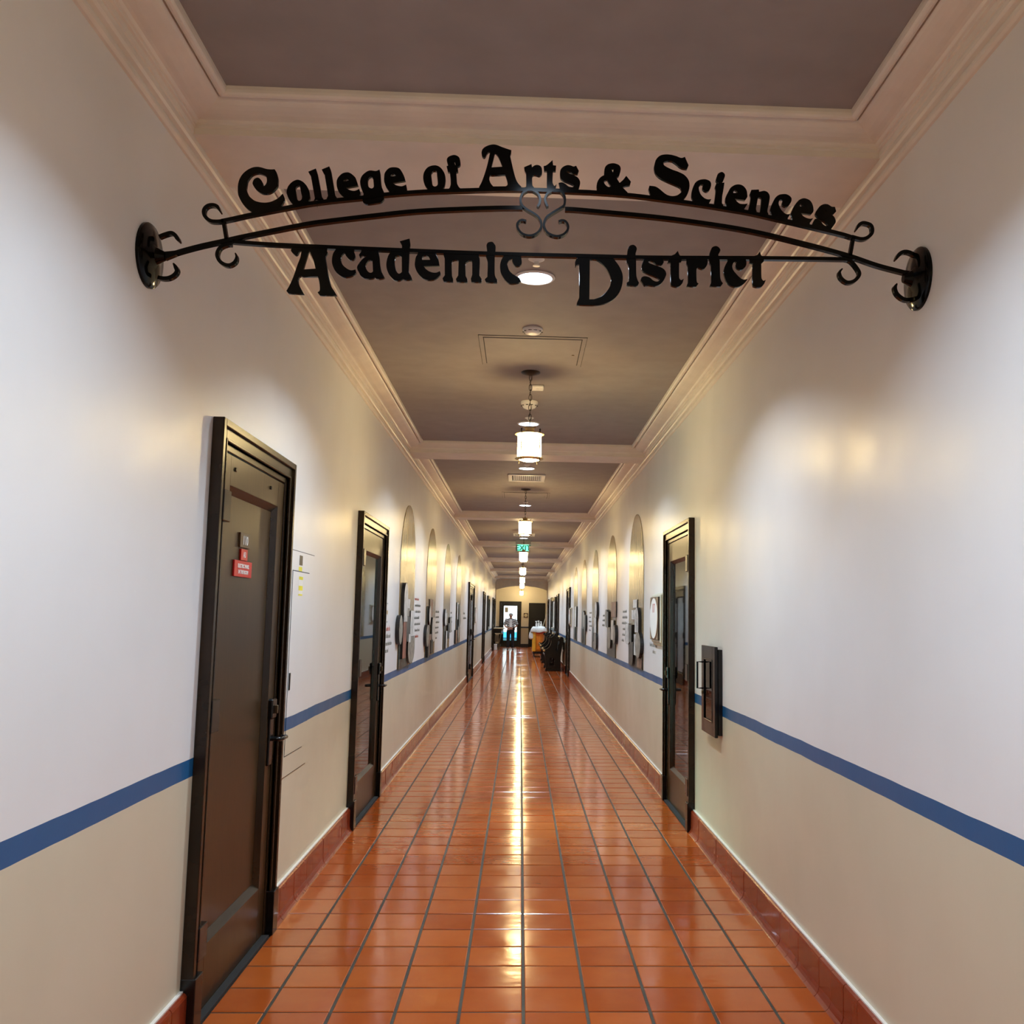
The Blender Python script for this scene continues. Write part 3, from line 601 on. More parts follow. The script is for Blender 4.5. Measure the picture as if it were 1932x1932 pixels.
# ================================================================== hanging wrought-iron sign
YS = 3.03
GLYPHS = """C:-869,266* -880,265 -895,266 -910,270 -923,272 -937,270 -953,262 -968,248 -978,230 -982,211 -982,194 -980,177 -974,163 -965,148 -953,134 -943,126 -931,118* -885,124* -863,131 -847,141 -836,155 -833,170 -839,184* -851,170 -864,161 -877,155 -893,152 -911,153 -928,158 -943,170 -950,181 -955,194 -955,208 -953,223 -948,232 -940,243 -929,249 -918,251 -906,248 -895,242 -892,235 -891,225 -893,216 -898,209 -904,205* -903,214 -907,223 -913,231 -919,235 -924,235 -931,231 -935,223 -936,215 -931,205 -923,195 -914,188 -903,183 -892,183 -881,185 -870,192 -862,201 -857,210 -856,221 -856,234 -859,246 -863,257
o:-794,233 -809,226 -821,212 -826,196 -824,182 -817,166 -808,154 -795,142 -780,143 -769,151 -759,161 -752,171 -752,183 -755,197 -762,211 -770,221 -780,229/-798,207 -793,213 -786,214 -783,205 -779,188 -776,176 -778,166 -785,162 -791,166 -794,178 -797,194 -799,202
l:-760,262* -737,273* -733,262 -730,253* -716,191 -713,178 -708,171* -708,164* -740,159* -738,165* -735,172 -736,178 -751,248* -756,255
l:-717,271* -694,282* -690,273 -687,264* -672,191 -669,182 -666,178* -666,172* -698,167* -697,173* -694,181 -694,188 -707,254* -712,261
e:-636,264 -650,260 -661,249 -667,236 -667,221 -664,208 -658,195 -649,185 -640,179* -639,174* -595,183* -590,196* -595,209* -601,205 -610,202 -621,203 -631,207 -639,212* -599,221* -602,231 -608,246 -615,254 -626,262/-647,232* -645,238 -638,242 -633,241 -628,237*
g:-563,273 -577,265 -588,252 -592,236 -590,220 -585,206 -579,194* -582,171* -578,163 -565,159 -539,163 -522,168 -514,179 -516,186* -515,202* -521,215 -524,225 -527,250 -529,266 -532,277* -543,272/-563,250 -567,245 -568,234 -565,218 -555,212 -548,217 -548,228 -551,247 -558,253
e:-485,287 -501,283 -513,268 -515,252 -514,236 -507,219 -497,205* -497,198* -441,203* -441,216* -444,229* -454,224 -462,223 -476,226 -489,234* -447,243* -451,256 -459,272 -469,284/-496,255* -494,261 -485,265 -476,258*
o:-358,298 -375,291 -386,275 -389,257 -386,239 -379,225 -370,215 -355,212 -338,213 -323,223 -318,238 -317,254 -321,272 -332,289 -344,297/-356,280 -346,279 -344,264 -341,239 -343,230 -350,226 -358,230 -361,245 -364,267 -361,276
f:-293,336 -308,330 -314,319 -309,299* -314,297* -309,278* -303,278* -300,255 -299,237 -301,226* -305,219* -267,222* -273,227* -279,239 -281,255 -283,278* -277,280* -279,297* -271,302 -270,311 -274,327 -282,334/-292,317* -288,314 -284,300* -287,303
A:-167,377 -185,371 -197,362 -201,352 -201,344 -199,336 -194,332 -189,335 -184,346 -179,352 -173,354* -177,330 -183,300 -191,270 -199,246 -206,231* -207,225* -69,230* -70,236* -81,248 -89,264 -97,292 -104,321 -109,342* -106,348 -105,360* -119,364 -137,370 -153,376/-158,351* -149,341 -141,325 -132,302* -169,298* -164,322/-173,273* -165,272* -123,276* -118,263 -114,247 -115,239 -120,235* -161,233* -170,244 -175,258 -174,267
r:-61,303* -38,314* -36,303* -27,310 -18,312 -9,309 -4,301 -3,285 -8,277 -13,275 -20,277 -26,278 -32,276 -35,268 -34,246 -32,239 -28,235* -28,230* -58,229* -58,234* -53,239 -54,283* -59,291*
t:3,309* 13,313 31,330* 33,313* 43,312* 42,294* 33,294* 32,266 33,251 39,242 45,247* 42,236 31,230 19,232 15,239 14,293* 5,293*
s:109,314* 118,297* 114,286* 101,287 91,293 75,296* 82,289 97,283 112,276 120,267 123,256 120,241 116,230* 60,228* 53,253* 64,255 75,250 85,242 98,240 105,245* 100,249 83,256 68,262 59,271 57,286 59,299 67,309 80,315 92,314 101,311
ampersand:228,327 213,322 204,309 202,285* 191,278 182,265 178,249 179,234* 179,225* 281,223* 279,229* 262,246* 272,251 287,254* 290,266* 275,285* 264,270 253,260* 240,281* 249,283 254,296 256,311 251,321 240,326/225,307* 234,310* 231,294*/199,264* 212,271* 226,247* 216,245 206,252
S:469,358* 474,346 481,330* 476,317* 463,318 452,323 439,334 426,342 413,343 402,340 397,336* 399,328 408,321 428,312 446,306 465,297 477,285 483,272 484,255 480,237 474,224 466,213* 463,205* 357,216* 356,224* 349,242* 352,254* 371,252 385,244 399,232 412,224 428,221 445,225 458,236* 458,242 454,251 439,259 417,268 395,278 379,289 371,300 367,315 369,330 374,346 386,359 402,364 421,364 439,360 457,354
c:534,283 518,280 505,271 497,255 492,236 492,221 497,209* 498,200* 547,198* 550,203* 556,215* 545,214 534,218 523,228 517,241 515,254 518,261 524,266 531,265* 528,256 530,247 540,241 549,245 554,255 556,267 553,276 545,281
i:590,310 580,304 576,294 573,284 574,278 581,274* 581,270* 574,270* 570,259* 572,248 571,233 567,202* 567,191* 596,188* 596,197* 592,203 592,213 593,228 597,251 600,274* 587,271* 587,274* 594,276 598,285 602,297 601,304 596,309
e:644,269 632,265 621,256 614,243 606,226 604,216 605,206 609,196* 609,188* 666,181* 666,186* 677,204* 665,202 652,203 643,209 634,220* 669,217* 676,227 676,237 674,250 666,262 656,268/630,239* 630,244 633,249 640,249 646,240*
n:691,252* 715,254* 716,246* 724,248 734,250 744,246 750,237 751,226 748,206 744,189 743,179 746,172* 745,164* 717,171* 719,178* 722,199 724,223 721,227 715,228 712,226 708,205 705,187 707,180* 706,173* 679,177* 680,184* 684,200 688,221 688,231 686,238*
c:797,241 783,238 771,228 762,211 755,195 754,185 759,170* 759,164* 810,155* 811,160* 819,173* 810,172 803,174 794,181 786,192 781,205 781,213 785,222 792,223 797,223* 793,211 794,203 804,198 813,201 821,213 824,222 823,230 816,237 807,241
e:865,229 852,224 842,214 832,199 825,183 823,174 828,157* 828,150* 884,140* 884,145* 895,161* 885,159 872,162 862,168 854,179* 889,175* 896,184 897,194 894,209 887,221 877,227/852,201* 852,207 858,209 867,200*
s:969,203* 973,188* 963,177* 955,178* 963,172 969,163 971,152 966,142 956,128* 955,121* 893,135* 894,143* 898,152 903,159 912,158 921,152 928,142 937,136 947,138* 939,147 926,156 913,164 905,173* 905,182 912,194 921,205 933,211 945,211 954,206 960,203/932,194* 938,191 947,183* 939,187
A:-800,4* -803,-5 -796,-14 -788,-20 -782,-17 -777,-7 -769,0* -772,-26 -781,-55 -791,-91 -802,-121 -811,-139* -804,-147* -756,-148* -765,-133 -774,-115 -776,-101 -773,-92 -767,-88* -760,-90* -714,-88* -709,-103 -706,-121 -706,-135 -712,-141* -705,-150* -652,-149* -662,-133 -672,-117 -682,-82 -688,-50 -693,-23 -691,-17 -687,-9* -691,1* -692,13* -800,12*/-746,-1* -739,-14 -730,-35 -722,-63* -762,-67* -756,-41
c:-662,1* -668,-9 -671,-24 -671,-40 -666,-56 -657,-71 -643,-83 -628,-88 -623,-88 -611,-85 -599,-78 -594,-72* -596,-62* -608,-65 -619,-62 -632,-53 -640,-43 -644,-29 -642,-16 -633,-5* -627,-17 -618,-27 -609,-30 -601,-27 -598,-19 -600,-10 -604,-1* -604,8* -659,10*
a:-579,-1* -586,-12* -583,-20* -577,-14 -571,-15 -555,-13* -572,-24 -583,-38 -590,-51 -589,-61 -583,-72 -577,-82 -564,-89 -549,-90 -540,-89 -534,-85* -527,-89 -515,-90 -502,-86* -507,-77 -513,-65 -518,-44 -521,-19 -525,-2* -526,7* -579,8*/-542,-31* -539,-66* -543,-70 -549,-71 -556,-67 -563,-56 -565,-47 -561,-37 -553,-28
d:-487,-2* -493,-14 -497,-32 -497,-48 -493,-63 -485,-78 -473,-90 -460,-94 -451,-92 -443,-86* -436,-91* -414,-90* -417,-80 -423,-70 -426,-63* -426,-3* -425,18* -424,29 -427,47* -457,37* -450,25* -449,18* -450,12* -487,9*/-449,-15* -447,-65* -452,-70 -458,-71 -464,-65 -469,-52 -472,-34 -471,-18 -466,-12 -456,-10
e:-398,-3* -404,-15 -406,-29 -406,-43 -400,-60 -389,-75 -375,-85 -360,-89 -348,-88 -336,-82 -324,-69 -326,-59* -337,-64 -349,-64 -361,-60 -371,-53 -379,-43* -328,-40* -330,-28 -333,-17 -340,-4* -340,6* -397,7*/-385,-23* -384,-13 -378,-8 -372,-7 -364,-10 -358,-20 -359,-22*
m:-315,-4* -311,-15* -309,-72* -316,-82* -312,-92* -283,-92* -283,-83* -287,-73* -289,-28 -282,-21 -274,-19 -267,-21 -266,-27 -266,-71* -273,-83* -270,-92* -237,-92* -237,-83* -243,-72* -245,-33 -240,-24 -231,-19 -224,-21 -222,-26 -221,-67* -225,-81* -223,-91* -192,-91* -191,-81* -199,-69* -199,-18 -202,-5* -203,6* -315,5*
i:-164,45 -173,42 -177,35 -177,28 -175,16* -176,5 -178,-5* -174,-16 -172,-29 -172,-73* -180,-81* -176,-90* -141,-91* -141,-82* -147,-72 -150,-56 -151,-5* -149,17* -149,31 -153,38 -158,44
c:-123,-4* -129,-17 -132,-33 -130,-53 -123,-69 -113,-83 -101,-92 -89,-93 -74,-90 -64,-83* -70,-72* -79,-68 -92,-60 -103,-49 -109,-32 -110,-25 -104,-14 -93,-7* -93,-16 -89,-26 -83,-33 -75,-34 -67,-30 -63,-22 -65,-5* -72,6 -88,11 -104,10*
D:115,-3* 111,-15 112,-30* 116,-23 124,-20* 126,-61 126,-133* 119,-150* 118,-157* 167,-157 190,-154 215,-147 237,-134 253,-115 262,-94 266,-70 265,-50 258,-31 249,-16 238,-2* 229,10* 126,6*/158,-4* 175,-3 191,-10 207,-24 218,-40 226,-58 229,-71 225,-92 215,-109 203,-122 189,-131 174,-137* 158,-138*
i:297,50 288,46 283,36 281,22* 279,1* 279,-8* 284,-16* 287,-33 287,-73* 280,-78* 280,-87* 311,-88* 316,-85* 319,-77* 314,-67 310,-49 309,-1* 307,21* 311,36 309,44 303,49
s:334,-1* 329,-16 329,-29 333,-38 346,-45 364,-52 379,-58 386,-63 388,-66* 381,-71 373,-71 364,-67 356,-60 347,-56 336,-55 328,-59* 325,-68* 337,-86* 350,-84 364,-86 376,-85 389,-79 398,-69 405,-55 408,-44 404,-33 395,-25 382,-20 366,-15 353,-10 348,-5* 357,-2 367,-5 375,-12 382,-14 395,-14* 400,-4* 398,1* 396,12* 336,11*
t:437,23* 446,34* 450,23* 459,12* 458,1* 456,-4* 450,-5* 450,-51 452,-60 458,-64 465,-60* 461,-73 453,-83 442,-87 429,-84 424,-75 423,-6* 413,-6* 416,1* 416,13*
r:476,2* 475,-6* 480,-16* 480,-71* 476,-84* 506,-84* 514,-74* 508,-66 507,-30 509,-22 514,-20 521,-23 527,-24 534,-22 542,-10 544,-1 544,6* 541,17* 477,15*
i:572,55 561,51 556,43 551,28* 551,4* 550,-1* 556,-11* 557,-68* 552,-81* 586,-81* 590,-76* 594,-70* 588,-61 585,-44 584,5* 579,26* 584,36 586,43 581,51
c:611,6* 603,-10 598,-29 602,-51 609,-67 622,-78 637,-81 652,-77 666,-66 675,-54* 664,-56 652,-51 639,-38 628,-24 625,-11 629,0 634,4 640,3* 637,-11 642,-19 653,-22 663,-18 671,-6 672,8* 667,19* 616,17*
t:710,30* 717,40* 720,30* 730,18* 729,8* 723,3* 721,3* 721,-44 724,-54 729,-58 735,-55* 730,-67 722,-77 712,-80 699,-78 693,-68 694,1* 682,1* 685,7* 685,19*"""
STRIPS = """upper_bar:-1029,86 -994,95 -935,111 -844,133 -753,154 -665,169 -580,181 -514,193 -386,208 -253,217 -127,225 -6,227 114,226 177,225 301,219 490,200 607,185 678,175 749,161 966,116 1024,101
curl_ul:-1022,87 -1044,84 -1064,86 -1079,97 -1086,112 -1084,126 -1074,136 -1059,139 -1046,135 -1039,126 -1032,114
curl_ur:1024,103 1054,96 1074,100 1090,114 1094,130 1089,144 1075,150 1062,151 1051,145 1044,135 1038,124
strut_l:-1022,82 -1010,26
strut_r:1030,99 1018,37
main_l:-1201,-35 -1171,-26 -1143,-16 -1089,1 -1018,20 -940,41 -767,83 -688,98 -537,122 -404,141 -252,154 -141,161 -64,164
main_r:75,165 115,164 219,158 361,149 490,137 682,112 876,71 1013,37 1108,7 1196,-14 1217,-20
lower:-990,19 -838,13 -442,8 -136,6 136,8 364,10 730,20 998,25
curl_ll:-992,10 -1006,9 -1026,-1 -1035,-17 -1035,-32 -1025,-49 -1008,-59 -992,-59 -978,-48 -974,-32 -979,-19
curl_lr:998,25 1019,19 1040,-6 1047,-26 1030,-48 1006,-54 986,-40 981,-21 991,-8
scroll_l:-15,169 -9,180 -7,195 -13,212 -26,222 -41,226 -57,220 -68,206 -71,188 -67,174 -52,160 -29,147 -12,134 -3,118 -2,100 -11,83 -28,72 -46,70 -65,77 -77,92 -80,106 -74,117 -64,122 -51,119
scroll_r:18,170 12,183 9,196 15,213 29,224 44,227 61,223 72,209 74,191 71,176 57,165 33,149 16,135 8,118 8,101 17,84 34,74 53,71 73,79 85,95 85,110 77,122 66,125 55,121
hook_tl:-1222,27 -1205,35 -1185,41 -1172,34 -1164,23 -1156,12
hook_bl:-1218,-107 -1199,-110 -1181,-107 -1166,-97 -1159,-84 -1164,-71 -1172,-59
hook_tr:1249,31 1230,49 1205,57 1184,49 1169,27
hook_br:1246,-94 1222,-105 1196,-106 1173,-90 1165,-69 1172,-53"""
sg = thing('hanging_sign', (0, YS, 2.7), 'black wrought-iron sign reading College of Arts & Sciences Academic District', 'sign')
def ribbon(b, pts, wd, y0, y1):
    """flat bar of width wd (list or number) along pts (x, z), thickness y0..y1"""
    m = len(pts); Lf, Rt = [], []
    for i, p in enumerate(pts):
        a, c = pts[max(i-1, 0)], pts[min(i+1, m-1)]
        dx, dz = c[0]-a[0], c[1]-a[1]; L = math.hypot(dx, dz) or 1; ww = (wd[i] if isinstance(wd, list) else wd)/2
        Lf.append((p[0]-dz/L*ww, p[1]+dx/L*ww)); Rt.append((p[0]+dz/L*ww, p[1]-dx/L*ww))
    vs = []
    for l, r in zip(Lf, Rt): vs += [(l[0], y0, l[1]), (r[0], y0, r[1]), (r[0], y1, r[1]), (l[0], y1, l[1])]
    fs = [(4*i+k, 4*i+(k+1) % 4, 4*i+4+(k+1) % 4, 4*i+4+k) for i in range(m-1) for k in range(4)] + [(0,1,2,3), (4*m-4, 4*m-3, 4*m-2, 4*m-1)]
    b.add(vs, fs)
NAMES = {'upper_bar': ('lettering_bar', 0.0125), 'curl_ul': ('scroll', 0.0115), 'curl_ur': ('scroll', 0.0115), 'strut_l': ('strut', 0.011), 'strut_r': ('strut', 0.011), 'main_l': ('arched_bar', 0.0140), 'main_r': ('arched_bar', 0.0140), 'lower': ('lettering_bar', 0.0120), 'curl_ll': ('scroll', 0.0115), 'curl_lr': ('scroll', 0.0115), 'scroll_l': ('centre_scroll', 0.0072), 'scroll_r': ('centre_scroll', 0.0072), 'hook_tl': ('bracket_hook', 0.0125), 'hook_bl': ('bracket_hook', 0.0125), 'hook_tr': ('bracket_hook', 0.0125), 'hook_br': ('bracket_hook', 0.0125)}
for ln in STRIPS.strip().split('\n'):
    nm, d = ln.split(':'); pts = [tuple(float(q)/1000 for q in t.split(',')) for t in d.split()]
    pts = [(x, z+2.7) for x, z in pts]
    sm = spline([(x, z, 0) for x, z in pts], 5, closed=False); m = len(sm); wd = [NAMES[nm][1]]*m
    if nm.startswith(('curl', 'hook')):
        for i in range(m):
            t = i/(m-1)
            if t > 0.82: wd[i] *= max(0.30, 1-(t-0.82)/0.18*0.7)
    if nm in ('main_l', 'main_r'):
        for i in range(m):
            t = (i/(m-1)) if nm == 'main_l' else 1-i/(m-1)
            if t < 0.10: wd[i] *= 1 + (0.10-t)/0.10*0.9
    b = MB(); dep = 0.0085 if 'scroll' not in nm else 0.010
    ribbon(b, sm, wd, YS-dep, YS+dep); b.build(NAMES[nm][0], 'sign_metal', sg)
for ln in GLYPHS.strip().split('\n'):
    nm, d = ln.split(':'); cont = []
    for c in d.split('/'):
        pts = []
        for t in c.split():
            k = t.endswith('*'); x, z = t.rstrip('*').split(','); pts.append((float(x)/1000, float(z)/1000, k))
        cont.append(spline(pts, 4))
    me = curve_mesh(cont, 0.011, 0.0006)
    place_mesh('letter', me, 'sign_metal', front_xform(0, YS-0.001, 2.7), sg)
for side, xx, zc in (('L', XL, 2.665), ('R', XR, 2.667)):
    s_ = 1 if side == 'L' else -1
    prof = [(0.104, 0.0), (0.104, 0.008), (0.099, 0.013), (0.085, 0.016), (0.078, 0.020), (0.045, 0.024), (0.028, 0.030), (0.020, 0.044), (0.014, 0.055)]
    MB().lathe([(r, h*s_) for r, h in prof], (xx, YS, zc), 36, 'x').build('wall_plate', 'sign_metal', sg, smooth=True)

# ================================================================== ceiling fixtures
DOWN = [-1.75, 2.15, 4.88, 8.75, 11.455, 15.37, 18.06, 21.96, 24.70, 28.6, 31.3, 35.2, 37.9, 41.8, 44.5]
where = {2.15: 'above the viewer before the sign', 4.88: 'just behind the lettering of the hanging sign', 8.75: 'directly behind the nearest pendant lantern', 11.455: 'between the first beam and the air vent', 15.37: 'behind the chain of the second lantern', 21.96: 'just before the green exit sign'}
def downlight(y):
    t = thing('downlight', (-0.004, y, ZC), 'round recessed white ceiling downlight ' + where.get(y, 'farther down the corridor ceiling'), 'light', 'recessed ceiling downlights')
    MB().lathe([(0.090, 0.001), (0.104, 0.0), (0.106, -0.004), (0.100, -0.009), (0.091, -0.010), (0.086, -0.004)], (-0.004, y, ZC), 40, cap=False).build('trim_ring', 'white_plastic', t, smooth=True)
    MB().lathe([(0.002, -0.009), (0.05, -0.0085), (0.0885, -0.006)], (-0.004, y, ZC), 40, cap=False).build('lens', 'lens_glow', t)
    la = bpy.data.lights.new('downlight_beam', 'AREA'); la.shape = 'DISK'; la.size = 0.16; la.energy = DOWN_POWER; la.color = COOL; la.spread = math.radians(128)
    lo = bpy.data.objects.new('downlight_beam', la); COL.objects.link(lo); lo.parent = t; lo.location = (0, 0, -0.014)
for y in DOWN: downlight(y)

def pendant(y, zbot, label):
    zc = ZC if y < YA else 3.02
    x = -0.004; t = thing('pendant_lantern', (x, y, zbot), label, 'lamp', 'pendant lanterns along the corridor')
    MB().lathe([(0.001, 0.0), (0.066, 0.0), (0.071, -0.005), (0.062, -0.014), (0.035, -0.021), (0.012, -0.027), (0.001, -0.028)], (x, y, zc), 28, cap=False).build('canopy', 'dark_bronze', t, smooth=True)
    ztop = zbot+0.265
    # chain of oval links
    zz = zc-0.024; k = 0; LK = 0.047; cnt = max(1, int((zz-ztop-0.008)/(LK-0.012))); step = (zz-ztop-0.012)/cnt
    for k in range(cnt):
        c = zz-(k+0.5)*step; h = step/2+0.006; pts = []
        for q in range(16):
            a = 2*PI*q/16; lx = 0.0105*math.cos(a); lz = h*math.copysign(abs(math.sin(a))**0.8, math.sin(a))
            pts.append((x+lx, y, c+lz) if k % 2 == 0 else (x, y+lx, c+lz))
        MB().tube(pts, 0.0024, 5, closed=True).build('chain_link', 'dark_bronze', t, smooth=True)
    MB().tube([(x+0.007*math.sin(2.2*i), y+0.005*math.cos(1.7*i), zz-(zz-ztop)*i/14) for i in range(15)], 0.0016, 5).build('cord', 'black_metal', t)
    MB().lathe([(0.001, 0.268), (0.010, 0.266), (0.014, 0.262), (0.047, 0.259), (0.050, 0.256), (0.036, 0.251), (0.034, 0.232), (0.040, 0.226), (0.070, 0.221), (0.102, 0.209), (0.105, 0.205), (0.100, 0.203), (0.080, 0.206), (0.001, 0.212)], (x, y, zbot), 36, cap=False).build('cap', 'brass', t, smooth=True)
    MB().lathe([(0.080, 0.030), (0.085, 0.040), (0.085, 0.195), (0.082, 0.201)], (x, y, zbot), 24, cap=False).build('glass_shade', 'lamp_glass', t, smooth=True)
    MB().lathe([(0.074, 0.0285), (0.101, 0.033), (0.104, 0.029), (0.099, 0.024), (0.076, 0.018), (0.073, 0.020), (0.074, 0.0285)], (x, y, zbot), 36, cap=False).build('ring', 'brass', t, smooth=True)
    MB().lathe([(0.001, 0.010), (0.045, 0.011), (0.072, 0.020)], (x, y, zbot), 16, cap=False).build('bottom_glass', 'lamp_glass', t, smooth=True)
    for q in range(4):
        a = PI/4+q*PI/2+0.12; rx, ry = 0.094*math.cos(a), 0.094*math.sin(a)
        MB().tube([(x+rx, y+ry, zbot), (x+rx, y+ry, zbot+0.228)], 0.0042, 6).build('rod', 'dark_bronze', t)
        MB().ball((x+rx, y+ry, zbot+0.232), 0.006, 0.006, 0.008, 8, 5).build('finial', 'dark_bronze', t, smooth=True)
    return t
for y, zb_, lab in ((0.28, 2.634, 'warm glass pendant lantern hung above the viewer'), (6.863, 2.634, 'nearest warm glass pendant lantern on a chain, framed in bronze'), (13.41, 2.636, 'second pendant lantern from the viewer, behind the air vent'), (19.98, 2.636, 'third pendant lantern, hanging before the green exit sign'), (26.55, 2.636, 'fourth pendant lantern, just below the exit sign'), (33.15, 2.636, 'fifth pendant lantern from the viewer'), (39.75, 2.636, 'sixth pendant lantern, last before the arch'), (47.6, 2.53, 'farthest pendant lantern, hanging inside the arch')):
    pendant(y, zb_, lab)

def smoke_detector(x, y, r, h, label):
    t = thing('smoke_detector', (x, y, ZC), label, 'detector')
    MB().lathe([(r*1.12, 0.0), (r*1.15, -0.006), (r*1.12, -h*0.30), (r*0.98, -h*0.42)], (x, y, ZC), 30, cap=False).build('base', 'white_plastic', t, smooth=True)
    MB().lathe([(r*0.98, -h*0.42), (r*0.96, -h*0.62), (r*0.80, -h*0.85), (r*0.45, -h), (0.001, -h)], (x, y, ZC), 30, cap=False).build('cover', 'white_plastic', t, smooth=True)
    for q in range(10):
        a = 2*PI*q/10
        MB().box(x+r*0.955*math.cos(a)-0.010, x+r*0.955*math.cos(a)+0.010, y+r*0.955*math.sin(a)-0.003, y+r*0.955*math.sin(a)+0.003, ZC-h*0.64, ZC-h*0.55).build('slot', 'dark_gap', t)
smoke_detector(-0.004, 5.80, 0.055, 0.034, 'round white detector on the ceiling just before the access panel')
smoke_detector(-0.005, 7.84, 0.062, 0.062, 'round white smoke detector behind the chain of the nearest lantern')
smoke_detector(0.0, 18.9, 0.06, 0.05, 'small white smoke detector just before the third lantern')
t = thing('occupancy_sensor', (0.052, 7.30, ZC), 'small white rectangular ceiling sensor beside the nearest lantern chain', 'sensor')
MB().cbox(0.005, 0.100, 7.24, 7.36, ZC-0.022, ZC, 0.006).build('body', 'white_plastic', t); MB().ball((0.052, 7.29, ZC-0.022), 0.010, 0.010, 0.006, 10, 5).build('lens', 'white_letter', t)
for y, lab in ((4.62, 'small white sprinkler head above the lower sign bar'), (8.50, 'white sprinkler head just before the downlight behind the lantern'), (11.2, 'white sprinkler head after the first beam'), (15.0, 'white sprinkler head behind the second lantern')):
    t = thing('sprinkler', (0, y, ZC), lab, 'sprinkler', 'ceiling sprinkler heads')
    MB().lathe([(0.040, 0.0), (0.041, -0.003), (0.020, -0.014), (0.013, -0.016)], (0, y, ZC), 20, cap=False).build('escutcheon', 'white_plastic', t, smooth=True)
    MB().lathe([(0.013, -0.012), (0.011, -0.030), (0.018, -0.034), (0.018, -0.037), (0.001, -0.038)], (0, y, ZC), 12, cap=False).build('head', 'white_plastic', t, smooth=True)
def access_panel(y0, label):
    t = thing('access_panel', (0, y0+0.36, ZC), label, 'access panel')
    z1 = ZC-0.0045
    MB().cbox(-0.345, 0.345, y0, y0+0.715, z1+0.002, ZC, 0.001).build('frame', 'ceiling_paint', t)
    MB().box(-0.3175, 0.3175, y0+0.0355, y0+0.6795, z1+0.0012, z1+0.0025).build('gap', 'dark_gap', t)
    MB().cbox(-0.3125, 0.3125, y0+0.041, y0+0.674, z1-0.002, z1+0.002, 0.0015).build('leaf', 'ceiling_paint', t)
    MB().lathe([(0.009, 0.0), (0.009, -0.003), (0.004, -0.004)], (0.275, y0+0.40, z1-0.002), 12).build('latch', 'bronze_lever', t)
    for a0, a1, b0, b1 in ((-0.3465, 0.3465, y0-0.0025, y0), (-0.3465, -0.3445, y0, y0+0.715), (0.3445, 0.3465, y0, y0+0.715)):
        MB().box(a0, a1, b0, b1, z1+0.0015, ZC).build('edge_gap', 'dark_gap', t)
access_panel(5.955, 'painted ceiling access panel between the detector and the nearest lantern')
access_panel(13.76, 'painted ceiling access panel behind the second lantern')
def vent(y0, label):
    t = thing('air_vent', (0, y0+0.29, ZC), label, 'air vent')
    b = MB(); X = 0.235
    for q in ((-X, X, y0, y0+0.05), (-X, X, y0+0.53, y0+0.58), (-X, -X+0.05, y0+0.05, y0+0.53), (X-0.05, X, y0+0.05, y0+0.53)): b.cbox(*q, ZC-0.016, ZC, 0.004)
    b.build('frame', 'white_plastic', t); MB().box(-X+0.05, X-0.05, y0+0.05, y0+0.53, ZC-0.003, ZC-0.0005).build('duct', 'dark_gap', t)
    for k in range(14):
        xx = -X+0.065+k*0.0262; b = MB(); b.add([(xx, y0+0.05, ZC-0.014), (xx+0.018, y0+0.05, ZC-0.003), (xx+0.018, y0+0.53, ZC-0.003), (xx, y0+0.53, ZC-0.014), (xx+0.002, y0+0.05, ZC-0.015), (xx+0.020, y0+0.05, ZC-0.004), (xx+0.020, y0+0.53, ZC-0.004), (xx+0.002, y0+0.53, ZC-0.015)], [(0,1,2,3), (4,5,6,7), (0,1,5,4), (2,3,7,6), (0,3,7,4), (1,2,6,5)])
        b.build('slat', 'white_plastic', t)
vent(11.96, 'white slatted ceiling air vent beyond the first beam'); vent(20.75, 'white slatted ceiling air vent near the third lantern')
# exit sign hung under the third beam
t = thing('exit_sign', (-0.01, 22.75, 3.0), 'glowing green exit sign on the ceiling, farther down the hall', 'exit sign')
MB().cbox(-0.19, 0.17, 22.70, 22.80, 3.21, 3.30, 0.006).build('housing', 'grey_plastic', t)
MB().box(-0.185, 0.165, 22.745, 22.751, 3.01, 3.21).build('clear_panel', 'glass_clear', t)
MB().box(-0.145, 0.125, 22.7415, 22.743, 3.055, 3.205).build('green_field', 'exit_green', t)
me = text_mesh('EXIT', 0.175, 0.001, 'CENTER', 0.003); place_mesh('lettering', me, 'teal_paint', front_xform(-0.01, 22.739, 3.068), t)

# ================================================================== wall murals
def arch_poly(yc, hw, z0, zs, zt, n=28):
    return [(yc-hw, z0), (yc+hw, z0)] + [(yc+hw*math.cos(PI*k/n), zs+(zt-zs)*math.sin(PI*k/n)) for k in range(n+1)]
def cut_poly(shape, y0, y1, z0, z1):
    cyy, cz, a, c = (y0+y1)/2, (z0+z1)/2, (y1-y0)/2, (z1-z0)/2
    if shape == 'rect': return [(y0, z0), (y1, z0), (y1, z1), (y0, z1)]
    if shape == 'arch': return [(y0, z0), (y1, z0)] + [(cyy+a*math.cos(PI*k/16), z1-min(a, c)+min(a, c)*math.sin(PI*k/16)) for k in range(17)]
    if shape == 'bell': return [(y0, z1), (y1, z1)][::-1] + [(cyy-a*math.cos(PI*k/16), z0+min(a, c)-min(a, c)*math.sin(PI*k/16)) for k in range(17)]
    p = 1.0 if shape == 'oval' else 0.55
    return [(cyy+a*math.copysign(abs(math.cos(2*PI*k/32))**p, math.cos(2*PI*k/32)), cz+c*math.copysign(abs(math.sin(2*PI*k/32))**p, math.sin(2*PI*k/32))) for k in range(32)]
